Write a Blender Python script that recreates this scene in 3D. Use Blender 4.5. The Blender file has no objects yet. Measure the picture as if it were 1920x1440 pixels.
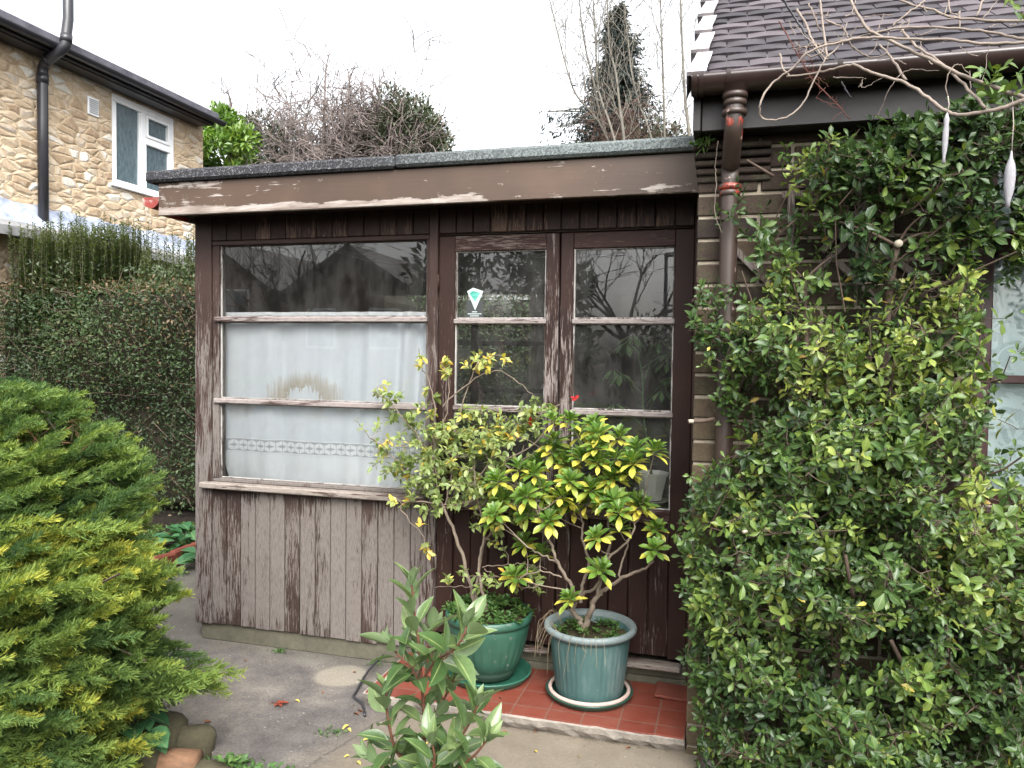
import bpy, math, random
import numpy as np
from mathutils import Vector, Matrix

R = math.radians
rng = np.random.default_rng(7)
random.seed(7)
SC = bpy.context.scene
COL = SC.collection

# ---------------------------------------------------------------- camera
CAM = np.array([0.166, -3.572, 1.588])
YAW, PITCH, ROLL, FPX = 0.276728, -0.035578, 0.0136427, 1436.27
_f = np.array([-math.sin(YAW) * math.cos(PITCH), math.cos(YAW) * math.cos(PITCH), math.sin(PITCH)])
_r0 = np.array([math.cos(YAW), math.sin(YAW), 0.0])
_u0 = np.cross(_r0, _f)
_r = _r0 * math.cos(ROLL) + _u0 * math.sin(ROLL)
_u = -_r0 * math.sin(ROLL) + _u0 * math.cos(ROLL)
cd = bpy.data.cameras.new("Camera")
cd.sensor_fit = 'HORIZONTAL'
cd.sensor_width = 36.0
cd.lens = FPX / 1920 * 36.0
cd.clip_start = 0.05
cd.clip_end = 2000
cam = bpy.data.objects.new("Camera", cd)
COL.objects.link(cam)
cam.matrix_world = Matrix(((_r[0], _u[0], -_f[0], CAM[0]), (_r[1], _u[1], -_f[1], CAM[1]), (_r[2], _u[2], -_f[2], CAM[2]), (0, 0, 0, 1)))
SC.camera = cam


def P(px, py, Y):
    """world point seen at photo pixel (px, py) on the upright plane y = Y"""
    d = _f + _r * ((px - 960) / FPX) - _u * ((py - 720) / FPX)
    return CAM + d * ((Y - CAM[1]) / d[1])


# ---------------------------------------------------------------- sky, sun, exposure
SUN_EL, SUN_AZ = R(48), R(155)
W = bpy.data.worlds.new("World")
SC.world = W
W.use_nodes = True
wn = W.node_tree
wn.nodes.clear()
sky = wn.nodes.new('ShaderNodeTexSky')
sky.sky_type = 'NISHITA'
sky.sun_disc = False
sky.sun_elevation = SUN_EL
sky.sun_rotation = SUN_AZ
sky.air_density = 1.0
sky.dust_density = 6.0
sky.ozone_density = 1.0
hs = wn.nodes.new('ShaderNodeHueSaturation')
hs.inputs['Saturation'].default_value = 0.16
bg = wn.nodes.new('ShaderNodeBackground')
bg.inputs['Strength'].default_value = 0.15
wo = wn.nodes.new('ShaderNodeOutputWorld')
wn.links.new(sky.outputs[0], hs.inputs['Color'])
wn.links.new(hs.outputs[0], bg.inputs['Color'])
wn.links.new(bg.outputs[0], wo.inputs['Surface'])

sl = bpy.data.lights.new("Sun", 'SUN')
sl.energy = 0.5
sl.angle = R(40)
sl.color = (1.0, 0.97, 0.93)
so = bpy.data.objects.new("Sun", sl)
COL.objects.link(so)
# sun stands behind and to the right of the camera, high, veiled by cloud
sdir = Vector((0.42 * math.cos(SUN_EL), -0.90 * math.cos(SUN_EL), math.sin(SUN_EL)))
so.rotation_euler = sdir.to_track_quat('Z', 'Y').to_euler()
so.location = (0, -6, 8)

vs = SC.view_settings
vs.view_transform = 'Standard'
vs.look = 'None'
vs.exposure = 1.98
vs.gamma = 1.0
vs.use_curve_mapping = False
SC.cycles.max_bounces = 8
SC.cycles.transparent_max_bounces = 24
SC.cycles.diffuse_bounces = 3
SC.cycles.glossy_bounces = 3

# ---------------------------------------------------------------- material helpers


class NT:
    def __init__(self, name):
        self.m = bpy.data.materials.new(name)
        self.m.use_nodes = True
        self.t = self.m.node_tree
        self.t.nodes.clear()
        self.out = self.t.nodes.new('ShaderNodeOutputMaterial')

    def put(self, sock, v):
        if isinstance(v, bpy.types.NodeSocket):
            self.t.links.new(v, sock)
        elif isinstance(v, (tuple, list)) and len(v) == 3 and sock.type == 'RGBA':
            sock.default_value = (*v, 1)
        else:
            sock.default_value = v

    def n(self, typ, ins=None, out=0, **attrs):
        nd = self.t.nodes.new('ShaderNode' + typ)
        for k, v in attrs.items():
            setattr(nd, k, v)
        for k, v in (ins or {}).items():
            self.put(nd.inputs[k], v)
        return nd.outputs[out]

    def mix(self, fac, a, b, blend='MIX'):
        nd = self.t.nodes.new('ShaderNodeMix')
        nd.data_type = 'RGBA'
        nd.blend_type = blend
        self.put(nd.inputs[0], fac)
        self.put(nd.inputs[6], a)
        self.put(nd.inputs[7], b)
        return nd.outputs[2]

    def ramp(self, fac, stops, interp='LINEAR'):
        nd = self.t.nodes.new('ShaderNodeValToRGB')
        cr = nd.color_ramp
        cr.interpolation = interp
        while len(cr.elements) < len(stops):
            cr.elements.new(0.5)
        for e, (p, c) in zip(cr.elements, stops):
            e.position = p
            e.color = (c, c, c, 1) if isinstance(c, (int, float)) else (*c, 1)
        self.put(nd.inputs[0], fac)
        return nd.outputs[0]

    def math(self, op, a, b=0.0, c=0.0, clamp=False):
        nd = self.t.nodes.new('ShaderNodeMath')
        nd.operation = op
        nd.use_clamp = clamp
        self.put(nd.inputs[0], a)
        self.put(nd.inputs[1], b)
        self.put(nd.inputs[2], c)
        return nd.outputs[0]

    def coord(self, scale=(1, 1, 1), loc=(0, 0, 0), rot=(0, 0, 0)):
        c = self.n('TexCoord', out=3)
        return self.n('Mapping', {'Vector': c, 'Scale': scale, 'Location': loc, 'Rotation': rot})

    def noise(self, vec, scale, detail=4, rough=0.6, dist=0.0):
        return self.n('TexNoise', {'Vector': vec, 'Scale': scale, 'Detail': detail, 'Roughness': rough, 'Distortion': dist})

    def attr(self):
        a = self.n('Attribute', attribute_name='tint')
        nd = self.t.nodes.new('ShaderNodeSeparateColor')
        self.t.links.new(a, nd.inputs[0])
        return nd.outputs[0], nd.outputs[1], nd.outputs[2]

    def bump(self, h, strength=0.3, dist=0.01):
        return self.n('Bump', {'Height': h, 'Strength': strength, 'Distance': dist})

    def done(self, color, rough=0.6, bump=None, spec=0.5, metal=0.0, **extra):
        nd = self.t.nodes.new('ShaderNodeBsdfPrincipled')
        self.put(nd.inputs['Base Color'], color)
        self.put(nd.inputs['Roughness'], rough)
        self.put(nd.inputs['Specular IOR Level'], spec)
        self.put(nd.inputs['Metallic'], metal)
        if bump is not None:
            self.put(nd.inputs['Normal'], bump)
        for k, v in extra.items():
            self.put(nd.inputs[k.replace('_', ' ')], v)
        self.t.links.new(nd.outputs[0], self.out.inputs[0])
        self.bsdf = nd
        return self.m


def m_plain(name, col, rough=0.6, var=0.25, scale=6.0, spec=0.5, bump=0.15, metal=0.0):
    k = NT(name)
    v = k.coord()
    a = k.noise(v, scale, 6, 0.65)
    b = k.noise(v, scale * 9, 4, 0.6)
    f = k.math('ADD', k.math('MULTIPLY', a, 0.7), k.math('MULTIPLY', b, 0.3))
    c = k.ramp(f, [(0.3, tuple(x * (1 - var) for x in col)), (0.7, tuple(min(1, x * (1 + var)) for x in col))])
    rr = k.math('MULTIPLY_ADD', a, 0.3, rough - 0.15, clamp=True)
    return k.done(c, rr, k.bump(b, bump, 0.004), spec, metal)


def m_wood(name, paint, bare, horiz=False, zr=None, thr=0.5, tint=None):
    """old painted timber: paint flaking off along the grain to grey bare wood. tint.r raises the wear, tint.g varies boards"""
    k = NT(name)
    sc = (7.0, 90, 90) if horiz else (90, 90, 7.0)
    r, g, b = k.attr()
    v = k.coord(sc)
    off = k.n('CombineXYZ', {'X': k.math('MULTIPLY', g, 37.0), 'Y': k.math('MULTIPLY', g, 11.0), 'Z': k.math('MULTIPLY', g, 23.0)})
    v2 = k.n('VectorMath', {0: v, 1: off}, operation='ADD')
    fine = k.noise(v2, 1.6, 8, 0.72, 0.4)
    grain = k.noise(v2, 5.0, 5, 0.7, 0.2)
    lv = k.coord((1.6, 11, 11) if horiz else (11, 11, 1.6))
    lv2 = k.n('VectorMath', {0: lv, 1: off}, operation='ADD')
    patch = k.noise(lv2, 1.3, 4, 0.6, 0.6)
    s = k.math('ADD', k.math('MULTIPLY_ADD', fine, 1.35, -0.675), k.math('MULTIPLY_ADD', patch, 0.8, 0.12))
    s = k.math('ADD', s, k.math('MULTIPLY_ADD', r, 1.0, -0.5))
    s = k.math('ADD', s, k.math('MULTIPLY_ADD', g, 0.22, -0.11))
    if zr:
        z = k.n('SeparateXYZ', {0: k.n('TexCoord', out=3)}, out=2)
        z = k.math('DIVIDE', z, 2.5)
        s = k.math('ADD', s, k.math('SUBTRACT', k.ramp(z, [(p / 2.5, c) for p, c in zr]), 0.5))
    mask = k.ramp(s, [(thr - 0.02, 0), (thr + 0.05, 1)])
    hair = k.ramp(s, [(thr - 0.09, 0), (thr, 1)])
    big = k.noise(k.coord(), 2.3, 4, 0.6)
    bc = k.ramp(grain, [(0.25, tuple(x * 0.55 for x in bare)), (0.5, bare), (0.8, tuple(min(1, x * 1.3) for x in bare))])
    bc = k.mix(k.math('MULTIPLY', big, 0.45), bc, tint or (0.13, 0.105, 0.088))
    pc = k.ramp(big, [(0.3, tuple(x * 0.7 for x in paint)), (0.7, tuple(x * 1.45 for x in paint))])
    pc = k.mix(k.math('MULTIPLY', hair, 0.3), pc, tuple(min(1, x * 3 + 0.02) for x in paint))
    col = k.mix(mask, pc, bc)
    streak = k.ramp(grain, [(0.32, 0.45), (0.5, 1.0)])
    col = k.mix(0.8, col, streak, 'MULTIPLY')
    h = k.math('ADD', k.math('MULTIPLY', mask, -0.5), k.math('MULTIPLY', grain, 0.6))
    rough = k.math('MULTIPLY_ADD', mask, 0.28, 0.58)
    return k.done(col, rough, k.bump(h, 0.5, 0.004), 0.22)


def m_leaf(name, stops, edge=None, rough=0.42, trans=0.25, spec=0.5, vein=0.25, back=None):
    """leaf: tint.r picks the leaf's own colour, tint.g runs from base to tip, tint.b is the distance from the midrib"""
    k = NT(name)
    r, g, b = k.attr()
    c = k.ramp(r, stops)
    if vein:
        c = k.mix(k.math('MULTIPLY', k.ramp(b, [(0.0, 1.0), (0.12, 0.0)]), vein), c, (0.45, 0.5, 0.2))
    if edge:
        c = k.mix(k.ramp(b, [(0.75, 0.0), (1.0, edge[1])]), c, edge[0])
    nz = k.noise(k.coord(), 60, 3, 0.6)
    c = k.mix(0.35, c, k.ramp(nz, [(0.3, 0.6), (0.7, 1.35)]), 'MULTIPLY')
    if back:
        gm = k.n('NewGeometry', out=6)
        c = k.mix(k.math('MULTIPLY', gm, 0.7), c, back)
    k.done(c, rough, None, spec)
    tr = k.t.nodes.new('ShaderNodeBsdfTranslucent')
    k.put(tr.inputs[0], k.mix(1.0, c, (1.5, 1.6, 0.6), 'MULTIPLY'))
    ms = k.t.nodes.new('ShaderNodeMixShader')
    ms.inputs[0].default_value = trans
    k.t.links.new(k.bsdf.outputs[0], ms.inputs[1])
    k.t.links.new(tr.outputs[0], ms.inputs[2])
    k.t.links.new(ms.outputs[0], k.out.inputs[0])
    return k.m


def m_glass(name, tint=(0.975, 0.985, 0.98), dirt=0.05):
    k = NT(name)
    tr = k.t.nodes.new('ShaderNodeBsdfTransparent')
    k.put(tr.inputs[0], tint)
    gl = k.t.nodes.new('ShaderNodeBsdfGlossy')
    gl.inputs['Roughness'].default_value = 0.0
    h = k.noise(k.coord(), 2.2, 2, 0.5)
    k.put(gl.inputs['Normal'], k.bump(h, 0.02, 0.02))
    fr = k.n('Fresnel', {'IOR': 1.56})
    ms = k.t.nodes.new('ShaderNodeMixShader')
    k.put(ms.inputs[0], fr)
    k.t.links.new(tr.outputs[0], ms.inputs[1])
    k.t.links.new(gl.outputs[0], ms.inputs[2])
    df = k.t.nodes.new('ShaderNodeBsdfDiffuse')
    k.put(df.inputs[0], (0.55, 0.55, 0.52))
    m2 = k.t.nodes.new('ShaderNodeMixShader')
    d = k.noise(k.coord((1, 1, 0.4)), 9, 6, 0.75)
    k.put(m2.inputs[0], k.math('MULTIPLY', k.ramp(d, [(0.4, 0.15), (0.75, 1)]), dirt))
    k.t.links.new(ms.outputs[0], m2.inputs[1])
    k.t.links.new(df.outputs[0], m2.inputs[2])
    k.t.links.new(m2.outputs[0], k.out.inputs[0])
    return k.m


# ---------------------------------------------------------------- object helpers


def tag(o, label, cat, group=None, kind=None):
    o['label'] = label
    o['category'] = cat
    if group:
        o['group'] = group
    if kind:
        o['kind'] = kind
    return o


def empty(name, loc, label, cat, group=None):
    o = bpy.data.objects.new(name, None)
    o.empty_display_size = 0.1
    COL.objects.link(o)
    o.location = loc
    return tag(o, label, cat, group)


def wloc(o):
    v = Vector((0, 0, 0))
    while o is not None:
        v += o.location
        o = o.parent
    return v


class MB:
    """collects vertices in world space; build() links them as ONE mesh object"""

    def __init__(self):
        self.v, self.f, self.c, self.sm = [], [], [], []

    def add(self, verts, faces, col=(0.5, 0.5, 0.5), smooth=False):
        b = len(self.v)
        self.v += [tuple(map(float, p)) for p in verts]
        if callable(col):
            self.c += [col(p) for p in verts]
        else:
            self.c += [col] * len(verts)
        self.f += [tuple(i + b for i in f) for f in faces]
        self.sm += [smooth] * len(faces)
        return self

    def box(self, x0, x1, y0, y1, z0, z1, ch=0.0, col=(0.5, 0.5, 0.5), M=None):
        if ch <= 0:
            vs_ = [(x, y, z) for x in (x0, x1) for y in (y0, y1) for z in (z0, z1)]
            fs = [(0, 1, 3, 2), (4, 6, 7, 5), (0, 4, 5, 1), (2, 3, 7, 6), (0, 2, 6, 4), (1, 5, 7, 3)]
        else:
            c = min(ch, (x1 - x0) / 2.2, (y1 - y0) / 2.2, (z1 - z0) / 2.2)
            vs_, idx = [], {}
            for ix in (0, 1):
                for iy in (0, 1):
                    for iz in (0, 1):
                        for ax in range(3):
                            p = [(x0, x1)[ix], (y0, y1)[iy], (z0, z1)[iz]]
                            s = [(1, -1)[ix], (1, -1)[iy], (1, -1)[iz]]
                            for a2 in range(3):
                                if a2 != ax:
                                    p[a2] += s[a2] * c
                            idx[(ix, iy, iz, ax)] = len(vs_)
                            vs_.append(tuple(p))
            I = lambda t, ax: idx[(t[0], t[1], t[2], ax)]
            fs = []
            for ax in range(3):
                o = [a for a in range(3) if a != ax]
                for s in (0, 1):
                    q = []
                    for (p, r) in ((0, 0), (1, 0), (1, 1), (0, 1)):
                        t = [0, 0, 0]
                        t[ax] = s
                        t[o[0]] = p
                        t[o[1]] = r
                        q.append(I(t, ax))
                    fs.append(tuple(q))
                for p in (0, 1):
                    for r in (0, 1):
                        t0, t1 = [0, 0, 0], [0, 0, 0]
                        t0[o[0]] = t1[o[0]] = p
                        t0[o[1]] = t1[o[1]] = r
                        t1[ax] = 1
                        fs.append((I(t0, o[0]), I(t1, o[0]), I(t1, o[1]), I(t0, o[1])))
            for ix in (0, 1):
                for iy in (0, 1):
                    for iz in (0, 1):
                        fs.append(tuple(I((ix, iy, iz), a) for a in range(3)))
        if M is not None:
            vs_ = [tuple(M @ Vector(p)) for p in vs_]
        return self.add(vs_, fs, col)

    def tube(self, pts, rad, n=6, col=(0.5, 0.5, 0.5), caps=True, closed=False):
        pts = [Vector(p) for p in pts]
        N = len(pts)
        if not hasattr(rad, '__len__'):
            rad = [rad] * N
        vs_, fs = [], []
        prev = None
        for i in range(N):
            if closed:
                t = pts[(i + 1) % N] - pts[i - 1]
            else:
                t = pts[min(i + 1, N - 1)] - pts[max(i - 1, 0)]
            if t.length < 1e-9:
                t = Vector((0, 0, 1))
            t.normalize()
            if prev is None:
                a = Vector((0, 0, 1)) if abs(t.z) < 0.9 else Vector((1, 0, 0))
                prev = t.cross(a).normalized()
            else:
                prev = (prev - t * prev.dot(t))
                if prev.length < 1e-6:
                    prev = t.orthogonal()
                prev.normalize()
            b = t.cross(prev)
            for j in range(n):
                an = 2 * math.pi * j / n
                vs_.append(pts[i] + (prev * math.cos(an) + b * math.sin(an)) * rad[i])
        for i in range(N if closed else N - 1):
            i2 = (i + 1) % N
            for j in range(n):
                k2 = (j + 1) % n
                fs.append((i * n + j, i * n + k2, i2 * n + k2, i2 * n + j))
        if caps and not closed:
            fs.append(tuple(range(n - 1, -1, -1)))
            fs.append(tuple((N - 1) * n + j for j in range(n)))
        return self.add(vs_, fs, col, smooth=n > 4)

    def lathe(self, c, prof, n=48, col=(0.5, 0.5, 0.5), flute=None):
        """prof: (radius, z) pairs; flute(angle, radius, z) -> radius"""
        vs_, fs = [], []
        for (r_, z) in prof:
            for j in range(n):
                an = 2 * math.pi * j / n
                q = flute(an, r_, z) if flute else r_
                vs_.append((c[0] + q * math.cos(an), c[1] + q * math.sin(an), c[2] + z))
        for i in range(len(prof) - 1):
            for j in range(n):
                k2 = (j + 1) % n
                fs.append((i * n + j, i * n + k2, (i + 1) * n + k2, (i + 1) * n + j))
        return self.add(vs_, fs, col, smooth=True)

    def build(self, name, mat, parent=None, label=None):
        me = bpy.data.meshes.new(name)
        off = wloc(parent) if parent else Vector((0, 0, 0))
        vv = np.array(self.v, dtype=np.float64) - np.array(off)
        me.from_pydata(vv.tolist(), [], self.f)
        at = me.color_attributes.new('tint', 'FLOAT_COLOR', 'POINT')
        cc = np.ones((len(self.v), 4), dtype=np.float32)
        cc[:, :3] = self.c
        at.data.foreach_set('color', cc.ravel())
        me.polygons.foreach_set('use_smooth', self.sm)
        me.materials.append(mat)
        me.update()
        o = bpy.data.objects.new(name, me)
        COL.objects.link(o)
        if parent:
            o.parent = parent
        if label:
            o['label'] = label
        return o


def rebase(o, loc):
    """moves the origin of a mesh that is a thing by itself to loc"""
    me = o.data
    a = np.empty(len(me.vertices) * 3)
    me.vertices.foreach_get('co', a)
    a = a.reshape(-1, 3) - np.array(loc)
    me.vertices.foreach_set('co', a.ravel())
    me.update()
    o.location = loc
    return o


def unit(a):
    return a / np.maximum(np.linalg.norm(a, axis=-1, keepdims=True), 1e-9)


def tmpl(nseg=4, shape='ellip', fold=0.25, curl=0.25):
    """leaf of unit length along x, unit full width along y"""
    vs_, at = [], []
    for i in range(nseg + 1):
        t = i / nseg
        if shape == 'ellip':
            w = math.sin(math.pi * min(1, max(0, t))) ** 0.8
        elif shape == 'obov':
            w = math.sin(math.pi * t ** 1.7) ** 0.7 * 0.98 + 0.02
        elif shape == 'lanc':
            w = math.sin(math.pi * t ** 0.8) ** 0.85
        else:
            w = 1 - t
        w = max(w, 0.03)
        for s in (-1, 0, 1):
            vs_.append((t, 0.5 * w * s, fold * abs(s) * 0.5 * w - curl * t * t))
            at.append((t, abs(s)))
    fs = []
    for i in range(nseg):
        a = i * 3
        fs += [(a, a + 3, a + 4, a + 1), (a + 1, a + 4, a + 5, a + 2)]
    return np.array(vs_), np.array(fs), np.array(at)


class Fol:
    """many leaves gathered into one mesh"""

    def __init__(self):
        self.V, self.F, self.A, self.n = [], [], [], 0

    def leaves(self, T, pos, d, up, length, width, tint):
        tv, tf, ta = T
        pos = np.atleast_2d(pos)
        N = len(pos)
        if N == 0:
            return self
        d = unit(np.broadcast_to(d, (N, 3)).astype(float))
        up = np.broadcast_to(up, (N, 3)).astype(float)
        side = np.cross(up, d)
        bad = np.linalg.norm(side, axis=1) < 1e-4
        side[bad] = np.cross(np.array([0.3, 1, 0.2]), d[bad])
        side = unit(side)
        nn = np.cross(d, side)
        L = np.broadcast_to(length, (N,)).astype(float)[:, None, None]
        Wd = np.broadcast_to(width, (N,)).astype(float)[:, None, None]
        v = (pos[:, None, :] + d[:, None, :] * tv[None, :, 0:1] * L + side[:, None, :] * tv[None, :, 1:2] * Wd
             + nn[:, None, :] * tv[None, :, 2:3] * (L * 0.5 + Wd * 0.5))
        k = len(tv)
        f = tf[None] + (np.arange(N) * k)[:, None, None] + self.n
        a = np.ones((N, k, 4), dtype=np.float32)
        a[:, :, 0] = np.broadcast_to(tint, (N,))[:, None]
        a[:, :, 1] = ta[None, :, 0]
        a[:, :, 2] = ta[None, :, 1]
        self.V.append(v.reshape(-1, 3))
        self.F.append(f.reshape(-1, 4))
        self.A.append(a.reshape(-1, 4))
        self.n += N * k
        return self

    def raw(self, v, f, a):
        self.V.append(v)
        self.F.append(f + self.n)
        self.A.append(a.astype(np.float32))
        self.n += len(v)

    def build(self, name, mat, parent=None, label=None, smooth=True):
        v = np.concatenate(self.V)
        f = np.concatenate(self.F).astype(np.int32)
        a = np.concatenate(self.A)
        if parent:
            v = v - np.array(wloc(parent))
        me = bpy.data.meshes.new(name)
        me.vertices.add(len(v))
        me.vertices.foreach_set('co', v.astype(np.float32).ravel())
        me.loops.add(f.size)
        me.loops.foreach_set('vertex_index', f.ravel())
        me.polygons.add(len(f))
        me.polygons.foreach_set('loop_start', np.arange(len(f), dtype=np.int32) * 4)
        me.polygons.foreach_set('use_smooth', np.full(len(f), smooth))
        at = me.color_attributes.new('tint', 'FLOAT_COLOR', 'POINT')
        at.data.foreach_set('color', a.ravel())
        me.materials.append(mat)
        me.update(calc_edges=True)
        o = bpy.data.objects.new(name, me)
        COL.objects.link(o)
        if parent:
            o.parent = parent
        if label:
            o['label'] = label
        return o


def smooth_path(pts, k=5):
    """Catmull-Rom through the points"""
    p = [np.array(q, float) for q in pts]
    p = [2 * p[0] - p[1]] + p + [2 * p[-1] - p[-2]]
    out = []
    for i in range(1, len(p) - 2):
        for j in range(k):
            t = j / k
            a, b, c, d = p[i - 1], p[i], p[i + 1], p[i + 2]
            out.append(0.5 * (2 * b + (c - a) * t + (2 * a - 5 * b + 4 * c - d) * t * t + (3 * b - a - 3 * c + d) * t ** 3))
    out.append(p[-2])
    return out


def grow(mb, start, d, length, r0, depth, nchild=4, spread=0.7, wob=0.12, up=0.05, n=5, tips=None, seg=6, ratio=0.62, minr=0.0012):
    """branching twigs: bends, tapers and forks; tips collects (point, direction)"""
    d = unit(np.array(d, float))
    p = np.array(start, float)
    pts, rad, dirs = [p], [r0], [d]
    for i in range(seg):
        d = unit(d + rng.normal(0, wob, 3) + np.array([0, 0, up]))
        p = p + d * length / seg
        pts.append(p)
        dirs.append(d)
        rad.append(max(minr, r0 * (1 - 0.62 * (i + 1) / seg)))
    mb.tube(pts, rad, n, caps=False)
    if tips is not None:
        tips.append((pts[-1], d, depth))
    if depth <= 0:
        return
    for c in range(nchild):
        t = rng.uniform(0.3, 1.0)
        i = min(seg, max(1, int(round(t * seg))))
        side = unit(np.cross(dirs[i], rng.normal(0, 1, 3)))
        nd = unit(dirs[i] * (1 - spread * 0.4) + side * spread * rng.uniform(0.6, 1.2))
        grow(mb, pts[i], nd, length * ratio * rng.uniform(0.7, 1.15), max(minr, rad[i] * 0.68), depth - 1,
             nchild, spread, wob, up, max(3, n - 1), tips, max(3, seg - 1), ratio, minr)

# ================================================================ materials of the setting
M = {}
k = NT('soil')
v = k.coord()
a_ = k.noise(v, 1.5, 6, 0.7)
b_ = k.noise(v, 45, 5, 0.7)
c_ = k.ramp(k.math('ADD', k.math('MULTIPLY', a_, .5), k.math('MULTIPLY', b_, .5)), [(.35, (.008, .006, .0045)), (.5, (.018, .0135, .0095)), (.7, (.04, .03, .02))])
M['soil'] = k.done(c_, .95, k.bump(b_, .9, .03), .2)

k = NT('concrete')
v = k.coord()
big = k.noise(v, 1.1, 5, .62, .5)
mid = k.noise(v, 6, 6, .7, .4)
fin = k.noise(v, 90, 4, .7)
s = k.math('ADD', k.math('ADD', k.math('MULTIPLY', big, .55), k.math('MULTIPLY', mid, .55)), k.math('MULTIPLY_ADD', fin, .3, -.2))
c = k.ramp(s, [(.33, (.048, .043, .042)), (.46, (.088, .079, .074)), (.56, (.135, .121, .107)), (.7, (.21, .186, .155))])
# the drier tan slab towards the step, beyond the diagonal joint
sx = k.n('SeparateXYZ', {0: v}, out=0)
sy = k.n('SeparateXYZ', {0: v}, out=1)
slab = k.math('ADD', sx, k.math('MULTIPLY', sy, -.25))
slab = k.math('ADD', slab, k.math('MULTIPLY', mid, .12))
c = k.mix(k.ramp(k.math('MULTIPLY_ADD', slab, .5, 1.0), [(.42, 0), (.53, .75)]), c, k.mix(mid, (.115, .093, .065), (.19, .162, .12)))
# pale round mark left by a pot
dx = k.math('DIVIDE', k.math('ADD', sx, 1.645), .15)
dy = k.math('DIVIDE', k.math('ADD', sy, .205), .145)
dd = k.math('SQRT', k.math('ADD', k.math('MULTIPLY', dx, dx), k.math('MULTIPLY', dy, dy)))
dd = k.math('ADD', dd, k.math('MULTIPLY_ADD', mid, .35, -.17))
c = k.mix(k.ramp(dd, [(.78, .62), (.97, 0.0)]), c, k.mix(fin, (.21, .185, .145), (.30, .27, .21)))
halo = k.ramp(dd, [(0.93, 0), (.99, .35), (1.3, 0)])
c = k.mix(halo, c, (.16, .13, .1))
# green-black damp along the wall
damp = k.math('ADD', sy, k.math('MULTIPLY_ADD', mid, .3, -.15))
c = k.mix(k.ramp(k.math('MULTIPLY_ADD', damp, .5, .5), [(.42, 0), (.5, .55)]), c, (.062, .06, .047))
specks = k.ramp(k.noise(v, 42, 2, .5), [(.70, 0), (.73, .7)])
c = k.mix(specks, c, (.28, .26, .23))
crk = k.n('TexVoronoi', {'Vector': k.n('VectorMath', {0: v, 1: k.n('VectorMath', {0: k.n('TexNoise', {'Vector': v, 'Scale': 3.0}, out=1), 1: (.5, .5, .5)}, operation='MULTIPLY')}, operation='ADD'), 'Scale': .7}, feature='DISTANCE_TO_EDGE')
crm = k.ramp(k.math('MULTIPLY_ADD', slab, .5, 1.0), [(.470, 0), (.4735, .8), (.477, 0)])
c = k.mix(crm, c, (.03, .028, .025))
c = k.mix(.35, c, k.ramp(fin, [(.3, .65), (.7, 1.25)]), 'MULTIPLY')
M['concrete'] = k.done(c, k.math('MULTIPLY_ADD', big, -.3, .95), k.bump(k.math('ADD', fin, k.math('MULTIPLY', mid, .6)), .5, .006), .35)

M['plinth'] = m_plain('plinth concrete', (.085, .080, .058), .9, .4, 5, .2, .5)
M['step_edge'] = m_plain('worn step concrete', (.25, .225, .195), .9, .45, 8, .2, .7)

k = NT('quarry tiles')
v = k.coord()
br = k.t.nodes.new('ShaderNodeTexBrick')
br.offset = 0.0
k.put(br.inputs['Vector'], v)
for nm, val in (('Scale', 1.0), ('Brick Width', .152), ('Row Height', .152), ('Mortar Size', .0035), ('Mortar Smooth', .2), ('Bias', 0.0)):
    br.inputs[nm].default_value = val
k.put(br.inputs['Color1'], (.125, .026, .0155))
k.put(br.inputs['Color2'], (.15, .034, .020))
k.put(br.inputs['Mortar'], (.13, .07, .05))
n1 = k.noise(v, 7, 6, .7)
n2 = k.noise(v, 50, 4, .7)
c = k.mix(k.ramp(n1, [(.45, 0), (.75, .45)]), br.outputs[0], (.11, .05, .036))
c = k.mix(k.ramp(n2, [(.66, 0), (.7, .6)]), c, (.24, .13, .09))
c = k.mix(.5, c, k.ramp(n1, [(.3, .6), (.65, 1.1)]), 'MULTIPLY')
M['tile'] = k.done(c, k.math('MULTIPLY_ADD', n1, .4, .3), k.bump(k.math('SUBTRACT', k.math('MULTIPLY', n2, .15), br.outputs[1]), .5, .004), .5)

BROWN = (.026, .012, .009)
GREYW = (.33, .285, .26)
M['board'] = m_wood('weathered boards', (.030, .019, .0155), (.124, .110, .101), False, [(.10, .50), (.2, .60), (.55, .62), (.70, .60), (.78, .52), (.835, .40), (.85, .28)], .5)
M['post'] = m_wood('weathered posts', (.028, .0155, .0125), (.132, .118, .110), False, [(.1, .60), (1.6, .58), (1.95, .42), (2.2, .26), (2.5, .22)], .5)
M['frieze'] = m_wood('sheltered boards', (.018, .0085, .0062), (.085, .050, .036), False, [(2.1, .42), (2.2, .38), (2.28, .30), (2.4, .22)], .5)
M['stile'] = m_wood('peeling door frame', (.019, .0080, .0058), (.19, .165, .155), False, [(.2, .36), (.9, .42), (1.5, .44), (1.9, .36), (2.1, .26)], .5)
M['rail'] = m_wood('brown door rails', (.022, .0085, .0062), (.14, .112, .10), True)
M['dark_wood'] = m_wood('dark door wood', (.017, .0066, .0048), (.12, .098, .09), False, [(.15, .56), (.4, .38), (.9, .34), (2.2, .28)], .5)
M['bar'] = m_wood('bare glazing bars', (.030, .016, .013), (.24, .21, .20), True)
M['putty'] = m_wood('old putty', (.045, .033, .027), (.34, .33, .315), False)
M['sill'] = m_wood('worn sill', (.035, .019, .015), (.235, .205, .18), True)

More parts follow.
